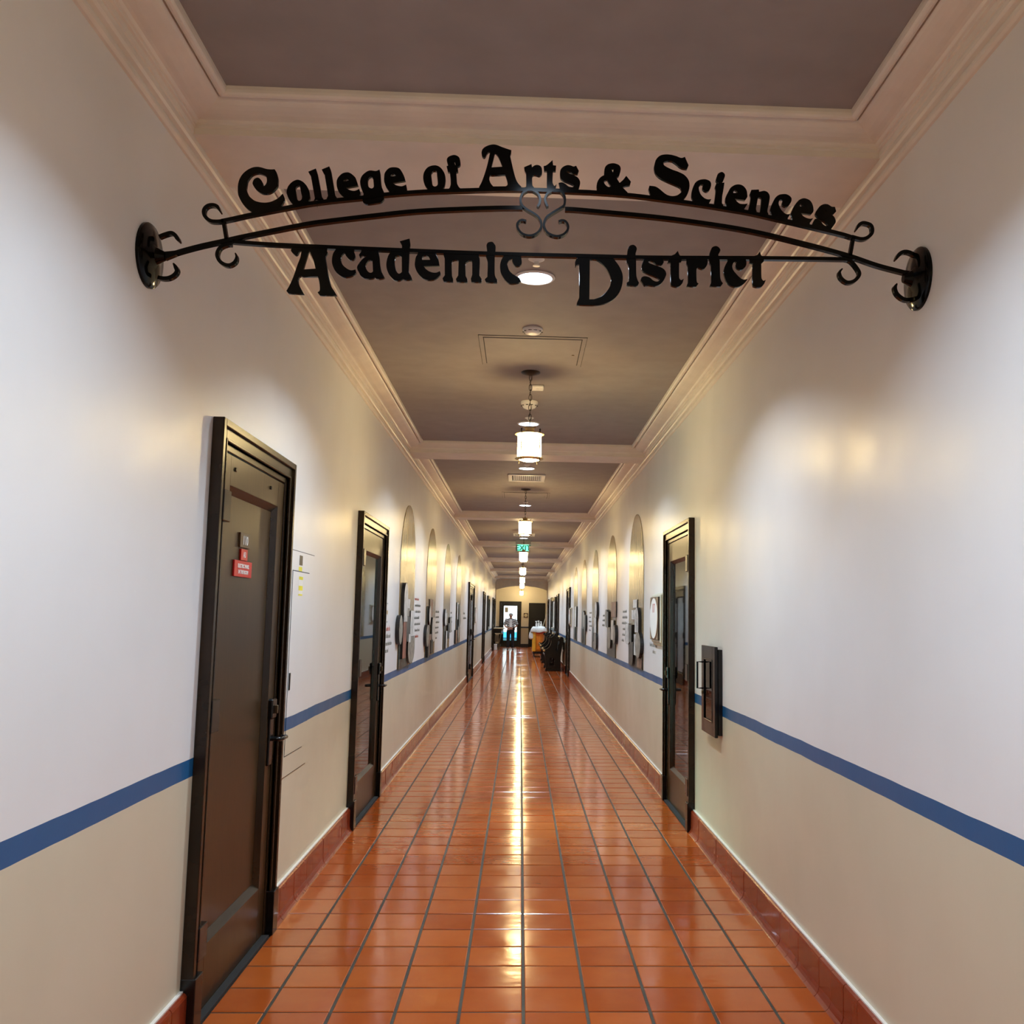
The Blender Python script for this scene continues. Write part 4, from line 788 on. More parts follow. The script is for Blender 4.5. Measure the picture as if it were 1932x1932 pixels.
def mural(side, yc, hw, cuts, label):
    t = thing('arch_mural', (XL if side == 'L' else XR, yc, 1.0), label, 'mural', 'arched photo murals on the corridor walls')
    MB(side).prism(arch_poly(yc, hw, 0.995, 2.06, 2.70), 0.0, 0.006).build('arch_board', 'arch_print', t)
    for shape, y0, y1, z0, z1, tone, wd in cuts:
        p = cut_poly(shape, y0, y1, z0, z1)
        wd = 0.006+wd*0.62; c = MB(side).prism(p, 0.004, wd).build('cutout', 'cut_edge', t)
        cyy, cz = (y0+y1)/2, (z0+z1)/2
        MB(side).prism([(cyy+(a-cyy)*0.985, cz+(b_-cz)*0.985) for a, b_ in p], wd, wd+0.0015).build('photo_print', tone, c)
def lower_dark(y0, y1, zt): return ('rect', y0, y1, 0.995, zt, 'print_dark', 0.012)
mural('L', 10.40, 0.665, [lower_dark(9.74, 10.6, 1.30), ('arch', 9.84, 10.16, 1.46, 1.86, 'print_light', 0.055), ('rect', 10.10, 10.56, 1.60, 1.70, 'print_light', 0.02), ('rect', 10.15, 10.55, 1.50, 1.595, 'print_mid', 0.018), ('oval', 9.50, 9.78, 1.24, 1.53, 'print_mid', 0.055), ('round', 10.16, 10.50, 1.25, 1.52, 'print_dark', 0.045), ('rect', 10.60, 10.95, 1.25, 1.58, 'print_light', 0.03), ('rect', 9.86, 10.14, 1.09, 1.46, 'cut_print_red', 0.05), ('bell', 10.36, 11.0, 1.01, 1.30, 'print_mid', 0.045), ('rect', 10.36, 10.56, 1.24, 1.33, 'print_light', 0.05)],
      'nearest arched sepia photo mural on the left wall, with raised photo cutouts')
mural('L', 13.17, 0.68, [lower_dark(12.5, 12.95, 1.64), ('oval', 12.62, 12.84, 1.40, 1.65, 'print_light', 0.05), ('rect', 12.86, 13.3, 1.50, 1.74, 'print_brown', 0.02), ('oval', 12.28, 12.62, 1.13, 1.41, 'print_mid', 0.055), ('round', 13.15, 13.6, 1.17, 1.50, 'print_light', 0.04), ('rect', 12.70, 13.15, 1.0, 1.28, 'print_brown', 0.03), ('rect', 12.55, 12.72, 0.99, 1.16, 'print_dark', 0.05), ('rect', 13.0, 13.3, 1.02, 1.20, 'print_dark', 0.045)],
      'second arched sepia mural on the left wall, oval photo at its lower left')
mural('L', 16.02, 0.68, [lower_dark(15.36, 15.75, 1.60), ('oval', 15.25, 15.55, 1.36, 1.63, 'print_light', 0.05), ('rect', 15.6, 16.05, 1.37, 1.57, 'print_mid', 0.02), ('round', 16.35, 16.72, 1.24, 1.50, 'print_mid', 0.05), ('rect', 15.62, 15.92, 1.0, 1.28, 'print_light', 0.04), ('rect', 16.0, 16.3, 1.15, 1.40, 'print_dark', 0.05)],
      'third arched sepia mural on the left wall')
mural('L', 18.95, 0.68, [lower_dark(18.3, 19.0, 1.60), ('rect', 18.3, 18.6, 1.45, 1.77, 'print_light', 0.03), ('rect', 18.65, 18.95, 1.30, 1.74, 'print_dark', 0.05), ('rect', 18.0, 18.4, 1.01, 1.26, 'print_brown', 0.04), ('round', 18.5, 18.85, 1.03, 1.33, 'print_mid', 0.05), ('oval', 18.95, 19.4, 1.32, 1.58, 'print_mid', 0.04)],
      'farthest arched sepia mural on the left wall, before the double door')
mural('R', 10.83, 0.675, [lower_dark(10.17, 11.45, 1.30), ('arch', 10.30, 10.62, 1.38, 1.65, 'print_light', 0.055), ('rect', 10.62, 11.0, 1.65, 1.74, 'print_light', 0.015), ('rect', 10.62, 11.05, 1.52, 1.625, 'print_light', 0.03), ('round', 11.20, 11.64, 1.23, 1.47, 'print_light', 0.045), ('rect', 10.92, 11.22, 1.26, 1.46, 'print_dark', 0.055), ('bell', 10.80, 11.12, 1.0, 1.27, 'print_dark', 0.05), ('oval', 10.12, 10.58, 1.11, 1.39, 'print_mid', 0.055), ('rect', 10.56, 10.76, 1.13, 1.36, 'print_light', 0.04), ('rect', 10.16, 10.56, 1.01, 1.11, 'print_brown', 0.02)],
      'nearest arched sepia photo mural on the right wall, left of the oval room sign')
mural('R', 13.72, 0.68, [lower_dark(13.05, 14.3, 1.30), ('round', 14.10, 14.42, 1.40, 1.65, 'print_mid', 0.05), ('rect', 12.95, 13.62, 1.54, 1.75, 'print_brown', 0.02), ('rect', 13.84, 14.12, 1.39, 1.62, 'print_dark', 0.055), ('round', 13.52, 13.98, 1.10, 1.40, 'print_mid', 0.05), ('rect', 13.12, 13.48, 1.23, 1.50, 'print_light', 0.045), ('oval', 12.78, 13.06, 1.18, 1.44, 'print_mid', 0.06)],
      'second arched sepia mural on the right wall')
mural('R', 16.78, 0.68, [lower_dark(16.1, 17.3, 1.22), ('oval', 15.92, 16.3, 1.52, 1.79, 'print_light', 0.06), ('rect', 16.15, 16.65, 1.27, 1.53, 'print_light', 0.04), ('round', 16.05, 16.5, 1.0, 1.28, 'print_mid', 0.055), ('round', 16.75, 17.1, 1.12, 1.37, 'print_dark', 0.03)],
      'third arched sepia mural on the right wall')
mural('R', 19.72, 0.70, [lower_dark(19.1, 20.3, 1.50), ('rect', 19.4, 19.9, 1.42, 1.66, 'print_dark', 0.04), ('rect', 19.15, 19.4, 1.34, 1.63, 'print_light', 0.05), ('round', 18.72, 19.2, 1.25, 1.58, 'print_dark', 0.05), ('rect', 19.7, 20.2, 1.02, 1.30, 'print_dark', 0.03)],
      'fourth arched sepia mural on the right wall')
mural('R', 22.72, 0.72, [lower_dark(22.0, 22.6, 1.40), ('rect', 21.9, 22.5, 1.31, 1.77, 'print_light', 0.05), ('rect', 22.3, 22.9, 1.03, 1.30, 'print_dark', 0.04)],
      'farthest arched sepia mural on the right wall, before the dark door')

def wall_text(side, rows, label):
    """rows of lettering too small to read: (start, base height, length, letter height, material)"""
    t = thing('wall_lettering', (XL if side == 'L' else XR, rows[0][0], rows[-1][1]), label, 'lettering')
    sg_ = 1 if side == 'L' else -1
    for u, v, ln, hh, mt in rows:
        b = MB(side); a = 0.0
        while a < ln:
            for q in range(random.randint(3, 7)):             # one word of strokes
                w_ = hh*random.uniform(0.12, 0.20); top = hh*random.choice((0.66, 0.66, 0.66, 1.0)); x0, x1 = u+sg_*a, u+sg_*(a+w_)
                b.box(min(x0, x1), max(x0, x1), v, v+top, 0.0002, 0.0012)
                if random.random() < 0.6:
                    x2 = u+sg_*(a+hh*0.42); b.box(min(x0, x2), max(x0, x2), v+(0 if random.random() < 0.5 else hh*0.52), v+hh*0.14+(0 if random.random() < 0.5 else hh*0.52), 0.0002, 0.0012)
                a += hh*random.uniform(0.42, 0.58)
                if a > ln: break
            a += hh*0.40
        b.build('text_line', mt, t)
def block(u, z0, dz, lens, hh, reds=()): return [(u+(0.05*((7*k) % 3-1)), z0-dz*k, ln, hh, 'red_letter' if k in reds else 'grey_letter') for k, ln in enumerate(lens)]
wall_text('L', [(8.80, 1.385, 0.34, 0.046, 'red_letter'), (8.68, 1.320, 0.50, 0.040, 'grey_letter'), (8.80, 1.252, 0.46, 0.040, 'grey_letter'), (8.74, 1.188, 0.32, 0.040, 'grey_letter')], 'short red and grey lettering on the wall beside the aqua glass door')
wall_text('L', block(11.22, 1.70, 0.072, (0.45, 0.60, 0.58, 0.55, 0.60, 0.52, 0.50), 0.034, (0, 6)), 'seven lines of small lettering between the first and second left murals')
wall_text('L', block(13.98, 1.565, 0.075, (0.62, 0.58, 0.58, 0.58, 0.52, 0.25), 0.032), 'six lines of small lettering after the second left mural')
wall_text('L', block(17.0, 1.56, 0.08, (0.3, 0.3, 0.3, 0.3, 0.35), 0.034), 'five short lines of lettering after the third left mural')
wall_text('L', block(20.7, 1.55, 0.10, (0.6, 1.1), 0.05), 'two pale lines of lettering before the left double door')
wall_text('R', [(9.58, 1.398, 0.36, 0.046, 'red_letter'), (9.50, 1.330, 0.34, 0.040, 'grey_letter'), (9.66, 1.262, 0.50, 0.036, 'grey_letter'), (9.45, 1.200, 0.20, 0.040, 'grey_letter')], 'short red and grey lettering on the wall below the oval room sign')
wall_text('R', block(12.28, 1.60, 0.072, (0.44, 0.56, 0.60, 0.56, 0.36, 0.26), 0.034), 'six lines of small lettering between the first and second right murals')
wall_text('R', block(15.25, 1.55, 0.075, (0.60, 0.60, 0.40), 0.034), 'three lines of small lettering after the second right mural')
wall_text('R', block(18.25, 1.60, 0.08, (0.6, 0.45, 0.6, 0.65, 0.45), 0.034), 'five lines of small lettering after the third right mural')

# ================================================================== wall-mounted things
# flush electrical panel painted with the wall
t = thing('electrical_panel', (XL, 5.3, 0.69), 'flush painted electrical panel beside the nearest brown door', 'electrical panel')
MB('L').box(5.040, 5.700, 0.688, 1.872, 0.0002, 0.0032).build('edge_gap', 'shade_groove', t)
MB('L').cbox(5.0435, 5.6965, 0.6915, 1.8685, 0.0012, 0.0052, 0.0008).build('cover', 'wall_paint', t)
MB('L').box(5.166, 5.572, 0.795, 1.764, 0.004, 0.0062).build('door_gap', 'dark_gap', t)
MB('L').cbox(5.1725, 5.5695, 0.799, 1.7595, 0.0045, 0.0080, 0.0008).build('panel_door', 'wall_paint', t)
b = MB('L'); b.cbox(5.180, 5.198, 1.135, 1.225, 0.008, 0.014, 0.002); b.build('latch', 'black_metal', t)
MB('L').box(5.315, 5.385, 1.797, 1.850, 0.0052, 0.0068).build('name_plate', 'black_label', t)
MB('L').box(5.305, 5.385, 1.765, 1.788, 0.0052, 0.0058).build('label', 'yellow_paper', t)
MB('L').box(5.310, 5.400, 1.630, 1.735, 0.0080, 0.0086).build('warning_sticker', 'white_letter', t)
for z0, z1 in ((1.718, 1.735), (1.660, 1.685), (1.632, 1.640)): MB('L').box(5.308, 5.402, z0, z1, 0.0086, 0.0092).build('yellow_band', 'yellow_paper', t)
# plaques on the nearest door
def plaque(name, y0, y1, z0, z1, mt, lines, size, label):
    t = thing(name, (XL-0.01, (y0+y1)/2, z0), label, 'sign')
    MB('L').cbox(y0, y1, z0, z1, -0.0108, -0.0030, 0.001).build('plate', mt, t)
    for k, q in enumerate(lines):
        me = text_mesh(q, size, 0.0005, 'CENTER', 0.0008)
        zz = (z0+z1)/2 + (len(lines)-1)*size*0.55 - k*size*1.15 - size*0.33
        place_mesh('lettering', me, 'white_letter', wall_xform('L', (y0+y1)/2, zz, -0.0023), t)
plaque('room_number_sign', 4.222, 4.372, 1.818, 1.882, 'brown_sign', ['110'], 0.055, 'small brown room number plate 110 on the nearest door')
plaque('panel_number_sign', 4.245, 4.342, 1.763, 1.812, 'red_sign', ['A3'], 0.034, 'small square red plate just below the room number')
plaque('warning_sign', 4.155, 4.418, 1.690, 1.760, 'red_sign', ['ELECTRIC PANEL', 'IN THIS ROOM'], 0.0225, 'red warning sign with white text on the nearest door')
# fire extinguisher cabinet, semi-recessed
t = thing('extinguisher_cabinet', (XR, 6.42, 0.79), 'black fire extinguisher cabinet on the right wall', 'cabinet')
b = MB('R'); b.box(6.235, 6.600, 0.845, 1.305, -0.135, -0.128); b.box(6.235, 6.240, 0.845, 1.305, -0.13, 0); b.box(6.595, 6.600, 0.845, 1.305, -0.13, 0); b.box(6.235, 6.600, 0.845, 0.850, -0.13, 0); b.box(6.235, 6.600, 1.300, 1.305, -0.13, 0); b.build('tub', 'cream_frame', t)
def frame4(b, a0, a1, z0, z1, wd, c0, c1, e=0.002):
    b.cbox(a0, a0+wd, z0, z1, c0, c1, e); b.cbox(a1-wd, a1, z0, z1, c0, c1, e); b.cbox(a0+wd, a1-wd, z0, z0+wd, c0, c1, e); b.cbox(a0+wd, a1-wd, z1-wd, z1, c0, c1, e)
b = MB('R'); frame4(b, 6.185, 6.640, 0.805, 1.345, 0.055, 0.0, 0.026); b.build('trim_frame', 'black_metal', t)
b = MB('R'); frame4(b, 6.195, 6.650, 0.790, 1.362, 0.085, 0.027, 0.048, 0.003); b.build('door_frame', 'black_metal', t)
b = MB('R'); frame4(b, 6.278, 6.567, 0.873, 1.279, 0.010, 0.044, 0.051, 0.002); b.build('glazing_bead', 'black_metal', t)
MB('R').box(6.278, 6.567, 0.873, 1.279, 0.040, 0.043).build('glass_pane', 'glass_clear', t)
wb = MB('R'); MB().tube([wb.P(*p) for p in ((6.585, 1.075, 0.046), (6.585, 1.075, 0.088), (6.585, 1.250, 0.088), (6.585, 1.250, 0.046))], 0.007, 8).build('handle', 'black_metal', t)
MB('R').cbox(6.575, 6.597, 1.035, 1.062, 0.048, 0.060, 0.004).build('lock', 'bronze_lever', t)
t = thing('fire_extinguisher', (XR+0.065, 6.42, 0.85), 'pale cylinder fire extinguisher inside the black wall cabinet', 'extinguisher')
cx, cyy = XR+0.065, 6.42
MB().lathe([(0.001, 0.0), (0.052, 0.0), (0.055, 0.008), (0.055, 0.27), (0.048, 0.300), (0.020, 0.322), (0.016, 0.345)], (cx, cyy, 0.851), 24, cap=False).build('cylinder', 'white_plastic', t, smooth=True)
MB().cbox(cx-0.015, cx+0.015, cyy-0.05, cyy+0.03, 1.196, 1.215, 0.003).build('valve_handle', 'black_metal', t)
MB().tube([(cx-0.01, cyy+0.02, 1.19), (cx-0.035, cyy+0.06, 1.17), (cx-0.045, cyy+0.075, 1.08), (cx-0.045, cyy+0.07, 0.98), (cx-0.045, cyy+0.05, 0.93)], 0.008, 8).build('hose', 'black_metal', t, smooth=True)
# oval room signs
def oval_sign(side, y0, y1, z0, z1, number, label):
    t = thing('room_sign', (XL if side == 'L' else XR, (y0+y1)/2, z0), label, 'sign')
    MB(side).cbox(y0, y1, z0, z1, 0.0, 0.022, 0.008).build('backing', 'cream_frame', t)
    MB(side).cbox(y0+0.02, y1-0.02, z0+0.03, z1-0.012, 0.020, 0.040, 0.008).build('backing_step', 'cream_frame', t)
    a0, a1, c0, c1 = y0+0.055, y1-0.04, z0+0.055, z1-0.035
    MB(side).cbox(a0, a1, c0, c1, 0.038, 0.056, 0.004).build('plate', 'oval_brown', t)
    cy_, cz_, ra, rc = (a0+a1)/2, (c0+c1)/2, (a1-a0)/2-0.02, (c1-c0)/2-0.012
    MB(side).prism([(cy_+ra*1.06*math.cos(2*PI*k/40), cz_+rc*1.03*math.sin(2*PI*k/40)) for k in range(40)], 0.055, 0.0585).build('oval_rim', 'tan_scroll', t)
    MB(side).prism([(cy_+ra*math.cos(2*PI*k/40), cz_+rc*math.sin(2*PI*k/40)) for k in range(40)], 0.058, 0.0605).build('oval_face', 'white_letter', t)
    for sy in (-1, 1):
        for sz in (-1, 1):
            b = MB(side); b.prism([(cy_+sy*(ra+0.012-0.10*(1-k/8)**1.5), cz_+sz*(rc+0.004-0.10*(k/8)**1.5)) for k in range(9)] + [(cy_+sy*(ra+0.012), cz_+sz*(rc+0.004))], 0.055, 0.058); b.build('corner_scroll', 'tan_scroll', t)
    me = text_mesh(number, 0.115, 0.0005, 'CENTER', 0.001); place_mesh('number', me, 'red_letter', wall_xform(side, cy_, cz_+0.055, 0.0612), t)
oval_sign('R', 8.66, 9.28, 1.285, 1.768, '117', 'oval white room sign with red 117 on brown plate, right wall')
oval_sign('R', 24.2, 24.85, 1.285, 1.768, '117', 'oval room sign before the far dark door on the right wall')
oval_sign('L', 24.95, 25.6, 1.285, 1.768, '117', 'oval room sign just past the double door on the left wall')
t = thing('door_placard', (XL, 8.68, 1.46), 'small grey and gold placard beside the aqua glass door', 'sign')
MB('L').cbox(8.565, 8.78, 1.462, 1.638, 0.0, 0.024, 0.003).build('plate', 'grey_plastic', t)
MB('L').box(8.60, 8.765, 1.475, 1.625, 0.024, 0.026).build('insert', 'white_plastic', t)
MB('L').box(8.66, 8.75, 1.535, 1.57, 0.026, 0.0272).build('emblem', 'brass', t)
# framed boards far down the hall
for side, y0, y1, lab in (('L', 35.0, 36.8, 'dark framed notice board on the far left wall'), ('R', 35.2, 38.6, 'tall dark framed notice board on the far right wall')):
    t = thing('notice_board', (XL if side == 'L' else XR, (y0+y1)/2, 1.0), lab, 'notice board'); z0, z1 = 1.0, 2.24
    b = MB(side); frame4(b, y0, y1, z0, z1, 0.12, 0.0, 0.06, 0.006); b.build('frame', 'black_wood', t)
    MB(side).box(y0+0.1, y1-0.1, z0+0.1, z1-0.1, 0.0, 0.01).build('backing', 'white_cloth', t)
    nn = 3 if side == 'L' else 6
    for k in range(nn):
        w_ = (y1-y0-0.4)/nn; MB(side).box(y0+0.2+k*w_, y0+0.2+k*w_+w_*0.8, z0+0.18+0.1*(k % 2), z1-0.2-0.12*((k+1) % 2), 0.010, 0.014).build('poster', ('print_light', 'print_mid', 'print_light', 'print_brown')[k % 4], t)
t = thing('wall_grille', (XR, 28.9, 0.2), 'olive ventilation grille low on the right wall behind the bench', 'grille')
for z0, z1 in ((0.20, 0.50), (0.56, 0.86)):
    b = MB('R'); frame4(b, 28.6, 29.3, z0, z1, 0.04, 0.0, 0.012); b.build('frame', 'grille_olive', t)
    for k in range(8): MB('R').box(28.64, 29.26, z0+0.045+k*0.027, z0+0.06+k*0.027, 0.0, 0.010).build('louvre', 'grille_olive', t)
t = thing('wall_clock_sign', (0.225, YE, 1.46), 'square brown plate with round pale disc between the end doors', 'sign')
MB().cbox(0.12, 0.33, YE-0.03, YE, 1.45, 1.67, 0.006).build('plate', 'oval_brown', t)
MB().lathe([(0.08, 0.0), (0.08, -0.006), (0.07, -0.010), (0.001, -0.010)], (0.225, YE-0.03, 1.56), 28, 'y', cap=False).build('disc', 'cream_frame', t)

# ================================================================== carved benches along the right wall
def bench(y, label):
    t = thing('carved_bench', (0.88, y, 0), label, 'bench', 'carved benches along the right wall')
    E0 = 0.05
    side = [(0.70, 0.0), (1.115, 0.0), (1.115, 0.40), (1.135, 0.55), (1.165, 0.72), (1.195, 0.86), (1.190, 0.925), (1.155, 0.955), (1.11, 0.94), (1.075, 0.90), (1.03, 0.90), (0.99, 0.95), (0.93, 0.99), (0.87, 0.96), (0.845, 0.935), (0.82, 0.955), (0.785, 0.945), (0.775, 0.915), (0.80, 0.885), (0.835, 0.86), (0.835, 0.78), (0.815, 0.71), (0.775, 0.655), (0.725, 0.615), (0.69, 0.60), (0.665, 0.625), (0.63, 0.62), (0.612, 0.585), (0.62, 0.545), (0.655, 0.515), (0.665, 0.47), (0.70, 0.36), (0.71, 0.12)]
    hole = [(0.80, 0.145), (0.945, 0.145), (0.95, 0.22), (0.935, 0.245), (0.955, 0.275), (0.955, 0.33), (0.92, 0.375), (0.875, 0.39), (0.82, 0.37), (0.80, 0.335), (0.808, 0.30), (0.795, 0.24)]
    sm = spline([(a, b_, i in (0, 1, 2, 31, 32)) for i, (a, b_) in enumerate(side)], 3); hs = spline([(a, b_, i < 2) for i, (a, b_) in enumerate(hole)], 3)
    slot = spline([(0.975, 0.60, 0), (1.01, 0.66, 0), (1.015, 0.74, 0), (1.03, 0.82, 0), (1.075, 0.845, 0), (1.085, 0.80, 0), (1.055, 0.72, 0), (1.045, 0.62, 0), (1.01, 0.545, 0)], 3)
    for yy in (y, y+1.72):
        place_mesh('end_panel', curve_mesh([sm, hs, slot], 0.06, 0.006), 'black_wood', front_xform(0, yy, 0), t)
        MB().cbox(0.68, 1.13, yy-0.045, yy+0.045, 0.0, 0.055, 0.008).build('plinth', 'black_wood', t)
        # gilt line along the front of the arm
        ln = [(0.655, 0.628), (0.70, 0.607), (0.745, 0.632), (0.79, 0.676), (0.825, 0.73), (0.843, 0.80), (0.842, 0.86)]
        MB().tube([(a, yy-0.038, b_) for a, b_ in ln], 0.008, 6).build('carved_edge', 'mid_brown', t)
        MB().lathe([(0.001, -0.052), (0.025, -0.050), (0.034, -0.042), (0.034, -0.03)], (0.645, yy, 0.575), 14, 'y', cap=False).build('rosette', 'brass', t)
    MB().cbox(0.66, 1.10, y+0.03, y+1.69, 0.42, 0.47, 0.01).build('seat', 'black_wood', t)
    MB().cbox(0.70, 0.73, y+0.03, y+1.69, 0.36, 0.42, 0.006).build('front_rail', 'black_wood', t)
    b = MB(); b.add([(1.06, y+0.03, 0.50), (1.09, y+0.03, 0.50), (1.15, y+0.03, 0.92), (1.12, y+0.03, 0.92), (1.06, y+1.69, 0.50), (1.09, y+1.69, 0.50), (1.15, y+1.69, 0.92), (1.12, y+1.69, 0.92)], [(0,1,2,3), (4,5,6,7), (0,1,5,4), (1,2,6,5), (2,3,7,6), (3,0,4,7)]); b.build('backrest', 'black_wood', t)
    MB().cbox(1.10, 1.17, y+0.0, y+1.72, 0.90, 0.965, 0.012).build('crest_rail', 'black_wood', t)
bench(27.68, 'near carved dark wooden bench with scroll arms on the right'); bench(32.3, 'second carved dark bench, behind the nearer bench and before the cart')

# ================================================================== cleaning cart and its load
cx, cyy = 0.70, 37.2
t = thing('cleaning_cart', (cx, cyy, 0), 'janitor cleaning cart with orange bag beyond the benches', 'cart')
MB().cbox(0.44, 1.0, cyy-0.25, cyy+0.75, 0.12, 0.20, 0.02).build('base', 'black_metal', t)
for xx in (0.50, 0.94):
    for yy in (cyy-0.15, cyy+0.65): MB().lathe([(0.02, -0.02), (0.055, -0.018), (0.06, 0.0), (0.055, 0.018), (0.02, 0.02)], (xx, yy, 0.06), 16, 'x').build('wheel', 'black_metal', t, smooth=True)
for xx in (0.46, 0.98):
    for yy in (cyy-0.22, cyy+0.70): MB().tube([(xx, yy, 0.18), (xx, yy, 1.04)], 0.014, 8).build('post', 'yellow_plastic', t)
MB().lathe([(0.15, 0.20), (0.20, 0.30), (0.215, 0.60), (0.235, 0.85), (0.25, 1.0), (0.245, 1.02)], (0.66, cyy-0.02, 0.0), 20).build('bag', 'orange_bag', t, smooth=True)
MB().lathe([(0.247, 0.86), (0.252, 0.88), (0.256, 0.95), (0.252, 0.96)], (0.66, cyy-0.02, 0.0), 20, cap=False).build('bag_band', 'red_band', t, smooth=True)
MB().cbox(0.42, 0.56, cyy-0.27, cyy-0.10, 0.20, 1.0, 0.02).build('side_panel', 'yellow_plastic', t)
MB().cbox(0.42, 1.0, cyy+0.25, cyy+0.75, 0.98, 1.04, 0.015).build('tray', 'black_metal', t)
b = MB(); vs = []; NX, NY = 14, 10
for i in range(NX+1):
    for j in range(NY+1):
        u, v = i/NX, j/NY; x = 0.34+0.66*u; y = cyy-0.34+0.75*v; e = min(u, 1-u, v, 1-v)
        vs.append((x, y, 1.03 + 0.10*min(1, e*6) - 0.09*max(0, 0.10-e)*10 + 0.018*math.sin(9*u+5*v)+0.012*math.sin(17*v-6*u)))
b.add(vs, [(i*(NY+1)+j, (i+1)*(NY+1)+j, (i+1)*(NY+1)+j+1, i*(NY+1)+j+1) for i in range(NX) for j in range(NY)])
o = b.build('white_towels', 'white_cloth', smooth=True); tag(o, 'crumpled white towels draped over the cleaning cart', 'towel')
md = o.modifiers.new('thick', 'SOLIDIFY'); md.thickness = 0.02
for k, (dx, dy, hh) in enumerate(((-0.12, 0.0, 0.22), (-0.03, 0.08, 0.24), (0.06, 0.02, 0.21))):
    t = thing('spray_bottle', (cx+dx, cyy+dy+0.1, 1.13), ('left', 'middle', 'right')[k]+' white spray bottle on top of the cleaning cart', 'bottle', 'spray bottles on the cart')
    MB().lathe([(0.001, 0), (0.035, 0.0), (0.037, 0.01), (0.037, hh*0.55), (0.014, hh*0.72), (0.013, hh*0.80)], (cx+dx, cyy+dy+0.1, 1.125), 14, cap=False).build('body', 'white_plastic', t, smooth=True)
    MB().cbox(cx+dx-0.045, cx+dx+0.02, cyy+dy+0.088, cyy+dy+0.112, 1.125+hh*0.80, 1.125+hh, 0.005).build('trigger_head', 'white_letter', t)
t = thing('mop', (0.92, cyy+0.5, 1.0), 'mop with slanted pale handle leaning on the cart', 'mop')
MB().tube([(0.80, cyy+0.3, 1.03), (1.00, cyy+0.55, 1.70)], 0.013, 8).build('handle', 'pale_wood', t)
MB().ball((0.80, cyy+0.28, 1.08), 0.07, 0.07, 0.06).build('mop_head', 'cut_print_red', t, smooth=True)
t = thing('rag_bag', (0.40, cyy-0.2, 0.6), 'white cloth bag hanging from the left of the cart', 'bag')
MB().lathe([(0.02, 0.36), (0.03, 0.33), (0.07, 0.25), (0.095, 0.12), (0.085, 0.03), (0.04, 0.0), (0.001, -0.005)], (0.385, cyy-0.22, 0.66), 14, cap=False).build('sack', 'white_cloth', t, smooth=True)
MB().tube([(0.385, cyy-0.22, 1.01), (0.44, cyy-0.22, 1.045)], 0.008, 6).build('strap', 'white_cloth', t)

# ================================================================== console table and box at the far left
t = thing('console_table', (-1.05, 45.0, 0), 'dark console table with pale top edges left of the person', 'table')
MB().cbox(-1.22, -0.74, 43.9, 45.2, 0.94, 0.98, 0.008).build('table_top', 'pale_wood', t)
MB().cbox(-1.20, -0.84, 43.95, 45.15, 0.70, 0.74, 0.006).build('shelf', 'pale_wood', t)
MB().cbox(-1.20, -0.86, 44.0, 45.1, 0.74, 0.93, 0.004).build('drawer_box', 'black_wood', t)
MB().cbox(-1.20, -1.0, 43.97, 44.0, 0.36, 0.66, 0.004).build('apron', 'mid_brown', t)
for xx, yy in ((-1.19, 43.95), (-1.19, 45.1)): MB().cbox(xx-0.02, xx+0.02, yy-0.02, yy+0.02, 0.0, 0.94, 0.004).build('leg', 'black_wood', t)
for yy in (43.95, 45.1): MB().tube([(-0.86, yy, 0.92), (-0.94, yy, 0.50), (-1.0, yy, 0.22), (-0.99, yy, 0.0)], [0.022, 0.02, 0.02, 0.028], 8).build('leg', 'mid_brown', t, smooth=True)
t = thing('paper_carton', (-1.12, 43.75, 0), 'small pale carton on the floor under the console table', 'carton')
MB().cbox(-1.19, -1.06, 43.62, 43.84, 0.0, 0.24, 0.006).build('body', 'white_cloth', t); MB().cbox(-1.195, -1.055, 43.615, 43.845, 0.235, 0.262, 0.004).build('lid', 'white_plastic', t)

# ================================================================== standing person before the exit door
px, py = -0.47, 44.0
pe = thing('person', (px, py, 0), 'person in black and white striped shirt and dark trousers, hands clasped', 'person')
def body_part(name, V, Ed, R, mat, parent, sub=2, root=0):
    me = skin_mesh([(px+a, py+b_, c) for a, b_, c in V], Ed, R, sub, root)
    L = WL[parent.name]; me.transform(Matrix.Translation((-L[0], -L[1], -L[2]))); return link(name, me, mat, parent)
V = [(0,0,0.90), (0,0,1.06), (0,0.005,1.22), (0,0.01,1.34), (0,0.01,1.42), (0,-0.005,1.47), (0,-0.015,1.54), (0,-0.012,1.60)]
Ed = [(0,1), (1,2), (2,3), (3,4), (4,5), (5,6), (6,7)]; R = [(0.15,0.10), (0.145,0.10), (0.16,0.10), (0.13,0.085), 0.05, 0.06, 0.082, 0.062]
for s_ in (-1, 1):
    i = len(V); V += [(0.17*s_,0.01,1.345), (0.235*s_,0.03,1.20), (0.27*s_,0.02,1.09), (0.20*s_,-0.10,1.02), (0.09*s_,-0.19,0.99)]
    Ed += [(3,i), (i,i+1), (i+1,i+2), (i+2,i+3), (i+3,i+4)]; R += [0.062, 0.048, 0.043, 0.036, 0.028]
    i = len(V); V += [(0.09*s_,0,0.82), (0.095*s_,-0.005,0.48), (0.10*s_,0.01,0.10), (0.11*s_,-0.06,0.045), (0.12*s_,-0.15,0.035)]
    Ed += [(0,i), (i,i+1), (i+1,i+2), (i+2,i+3), (i+3,i+4)]; R += [0.092, 0.058, 0.042, 0.036, 0.028]
body = body_part('body', V, Ed, R, 'skin', pe)
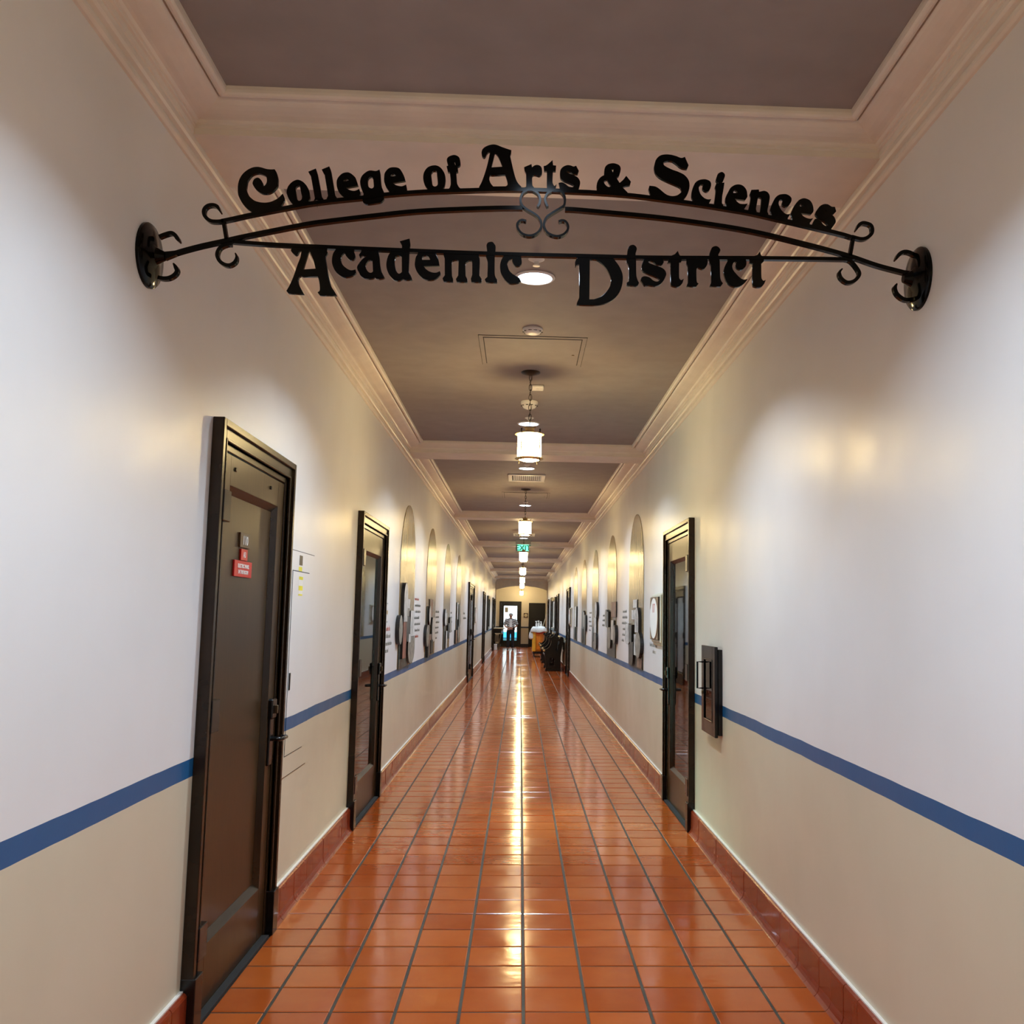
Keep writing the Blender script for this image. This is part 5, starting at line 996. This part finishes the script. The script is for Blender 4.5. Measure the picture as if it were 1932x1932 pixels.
# shirt over torso and upper arms
V = [(0,0,0.95), (0,0,1.08), (0,0.005,1.22), (0,0.01,1.35), (0,0.01,1.40)]; Ed = [(0,1), (1,2), (2,3), (3,4)]; R = [(0.20,0.135), (0.205,0.145), (0.205,0.135), (0.165,0.11), 0.065]
for s_ in (-1, 1):
    i = len(V); V += [(0.185*s_,0.01,1.345), (0.25*s_,0.03,1.19), (0.275*s_,0.015,1.09)]; Ed += [(3,i), (i,i+1), (i+1,i+2)]; R += [0.088, 0.080, 0.078]
body_part('striped_shirt', V, Ed, R, 'striped_cloth', pe)
MB().cbox(px-0.055, px+0.06, py-0.135, py-0.118, 1.02, 1.34, 0.01).build('undershirt', 'white_cloth', pe)
V = [(0,0,0.97), (0,0,0.90)]; Ed = [(0,1)]; R = [(0.165,0.115), (0.17,0.12)]
for s_ in (-1, 1):
    i = len(V); V += [(0.095*s_,0,0.80), (0.10*s_,-0.005,0.48), (0.105*s_,0.01,0.07)]; Ed += [(1,i), (i,i+1), (i+1,i+2)]; R += [0.105, 0.08, 0.07]
body_part('trousers', V, Ed, R, 'trouser_cloth', pe)
for s_ in (-1, 1):
    body_part('shoe', [(0.11*s_,0.04,0.045), (0.115*s_,-0.06,0.045), (0.125*s_,-0.17,0.03)], [(0,1), (1,2)], [0.045, 0.045, 0.034], 'shoe_leather', pe)
    # hand: palm and five curled fingers closing over the other hand
    V = [(0.09*s_,-0.19,0.99), (0.055*s_,-0.215,0.985), (0.025*s_,-0.23,0.98)]; Ed = [(0,1), (1,2)]; R = [0.026, (0.036,0.02), (0.034,0.018)]
    for q in range(4):
        i = len(V); zo = 0.027-0.018*q; ln = (0.85, 1.0, 0.95, 0.75)[q]
        V += [(0.005*s_,-0.236-0.008*s_,0.98+zo), (-0.030*ln*s_,-0.238-0.010*s_,0.978+zo), (-0.045*ln*s_,-0.222-0.010*s_,0.974+zo)]; Ed += [(2,i), (i,i+1), (i+1,i+2)]; R += [0.0095, 0.009, 0.008]
    i = len(V); V += [(0.045*s_,-0.235,1.012), (0.015*s_,-0.245,1.022)]; Ed += [(1,i), (i,i+1)]; R += [0.0105, 0.009]
    body_part('hand', V, Ed, R, 'skin', pe, 1)
    MB().ball((px+0.033*s_, py-0.088, 1.555), 0.011, 0.008, 0.007, 8, 5).build('eye', 'white_letter', pe); MB().ball((px+0.080*s_, py-0.012, 1.545), 0.012, 0.02, 0.032, 8, 6).build('ear', 'skin', pe)
MB().ball((px, py-0.098, 1.53), 0.014, 0.020, 0.022, 8, 6).build('nose', 'skin', pe); MB().ball((px, py-0.088, 1.495), 0.026, 0.010, 0.006, 8, 5).build('mouth', 'cut_print_red', pe)
MB().ball((px, py+0.012, 1.585), 0.094, 0.098, 0.078, 16, 10).build('hair', 'grey_hair', pe, smooth=True)
MB().cbox(px+0.10, px+0.19, py-0.20, py-0.10, 0.88, 1.02, 0.01).build('held_folder', 'black_metal', pe)
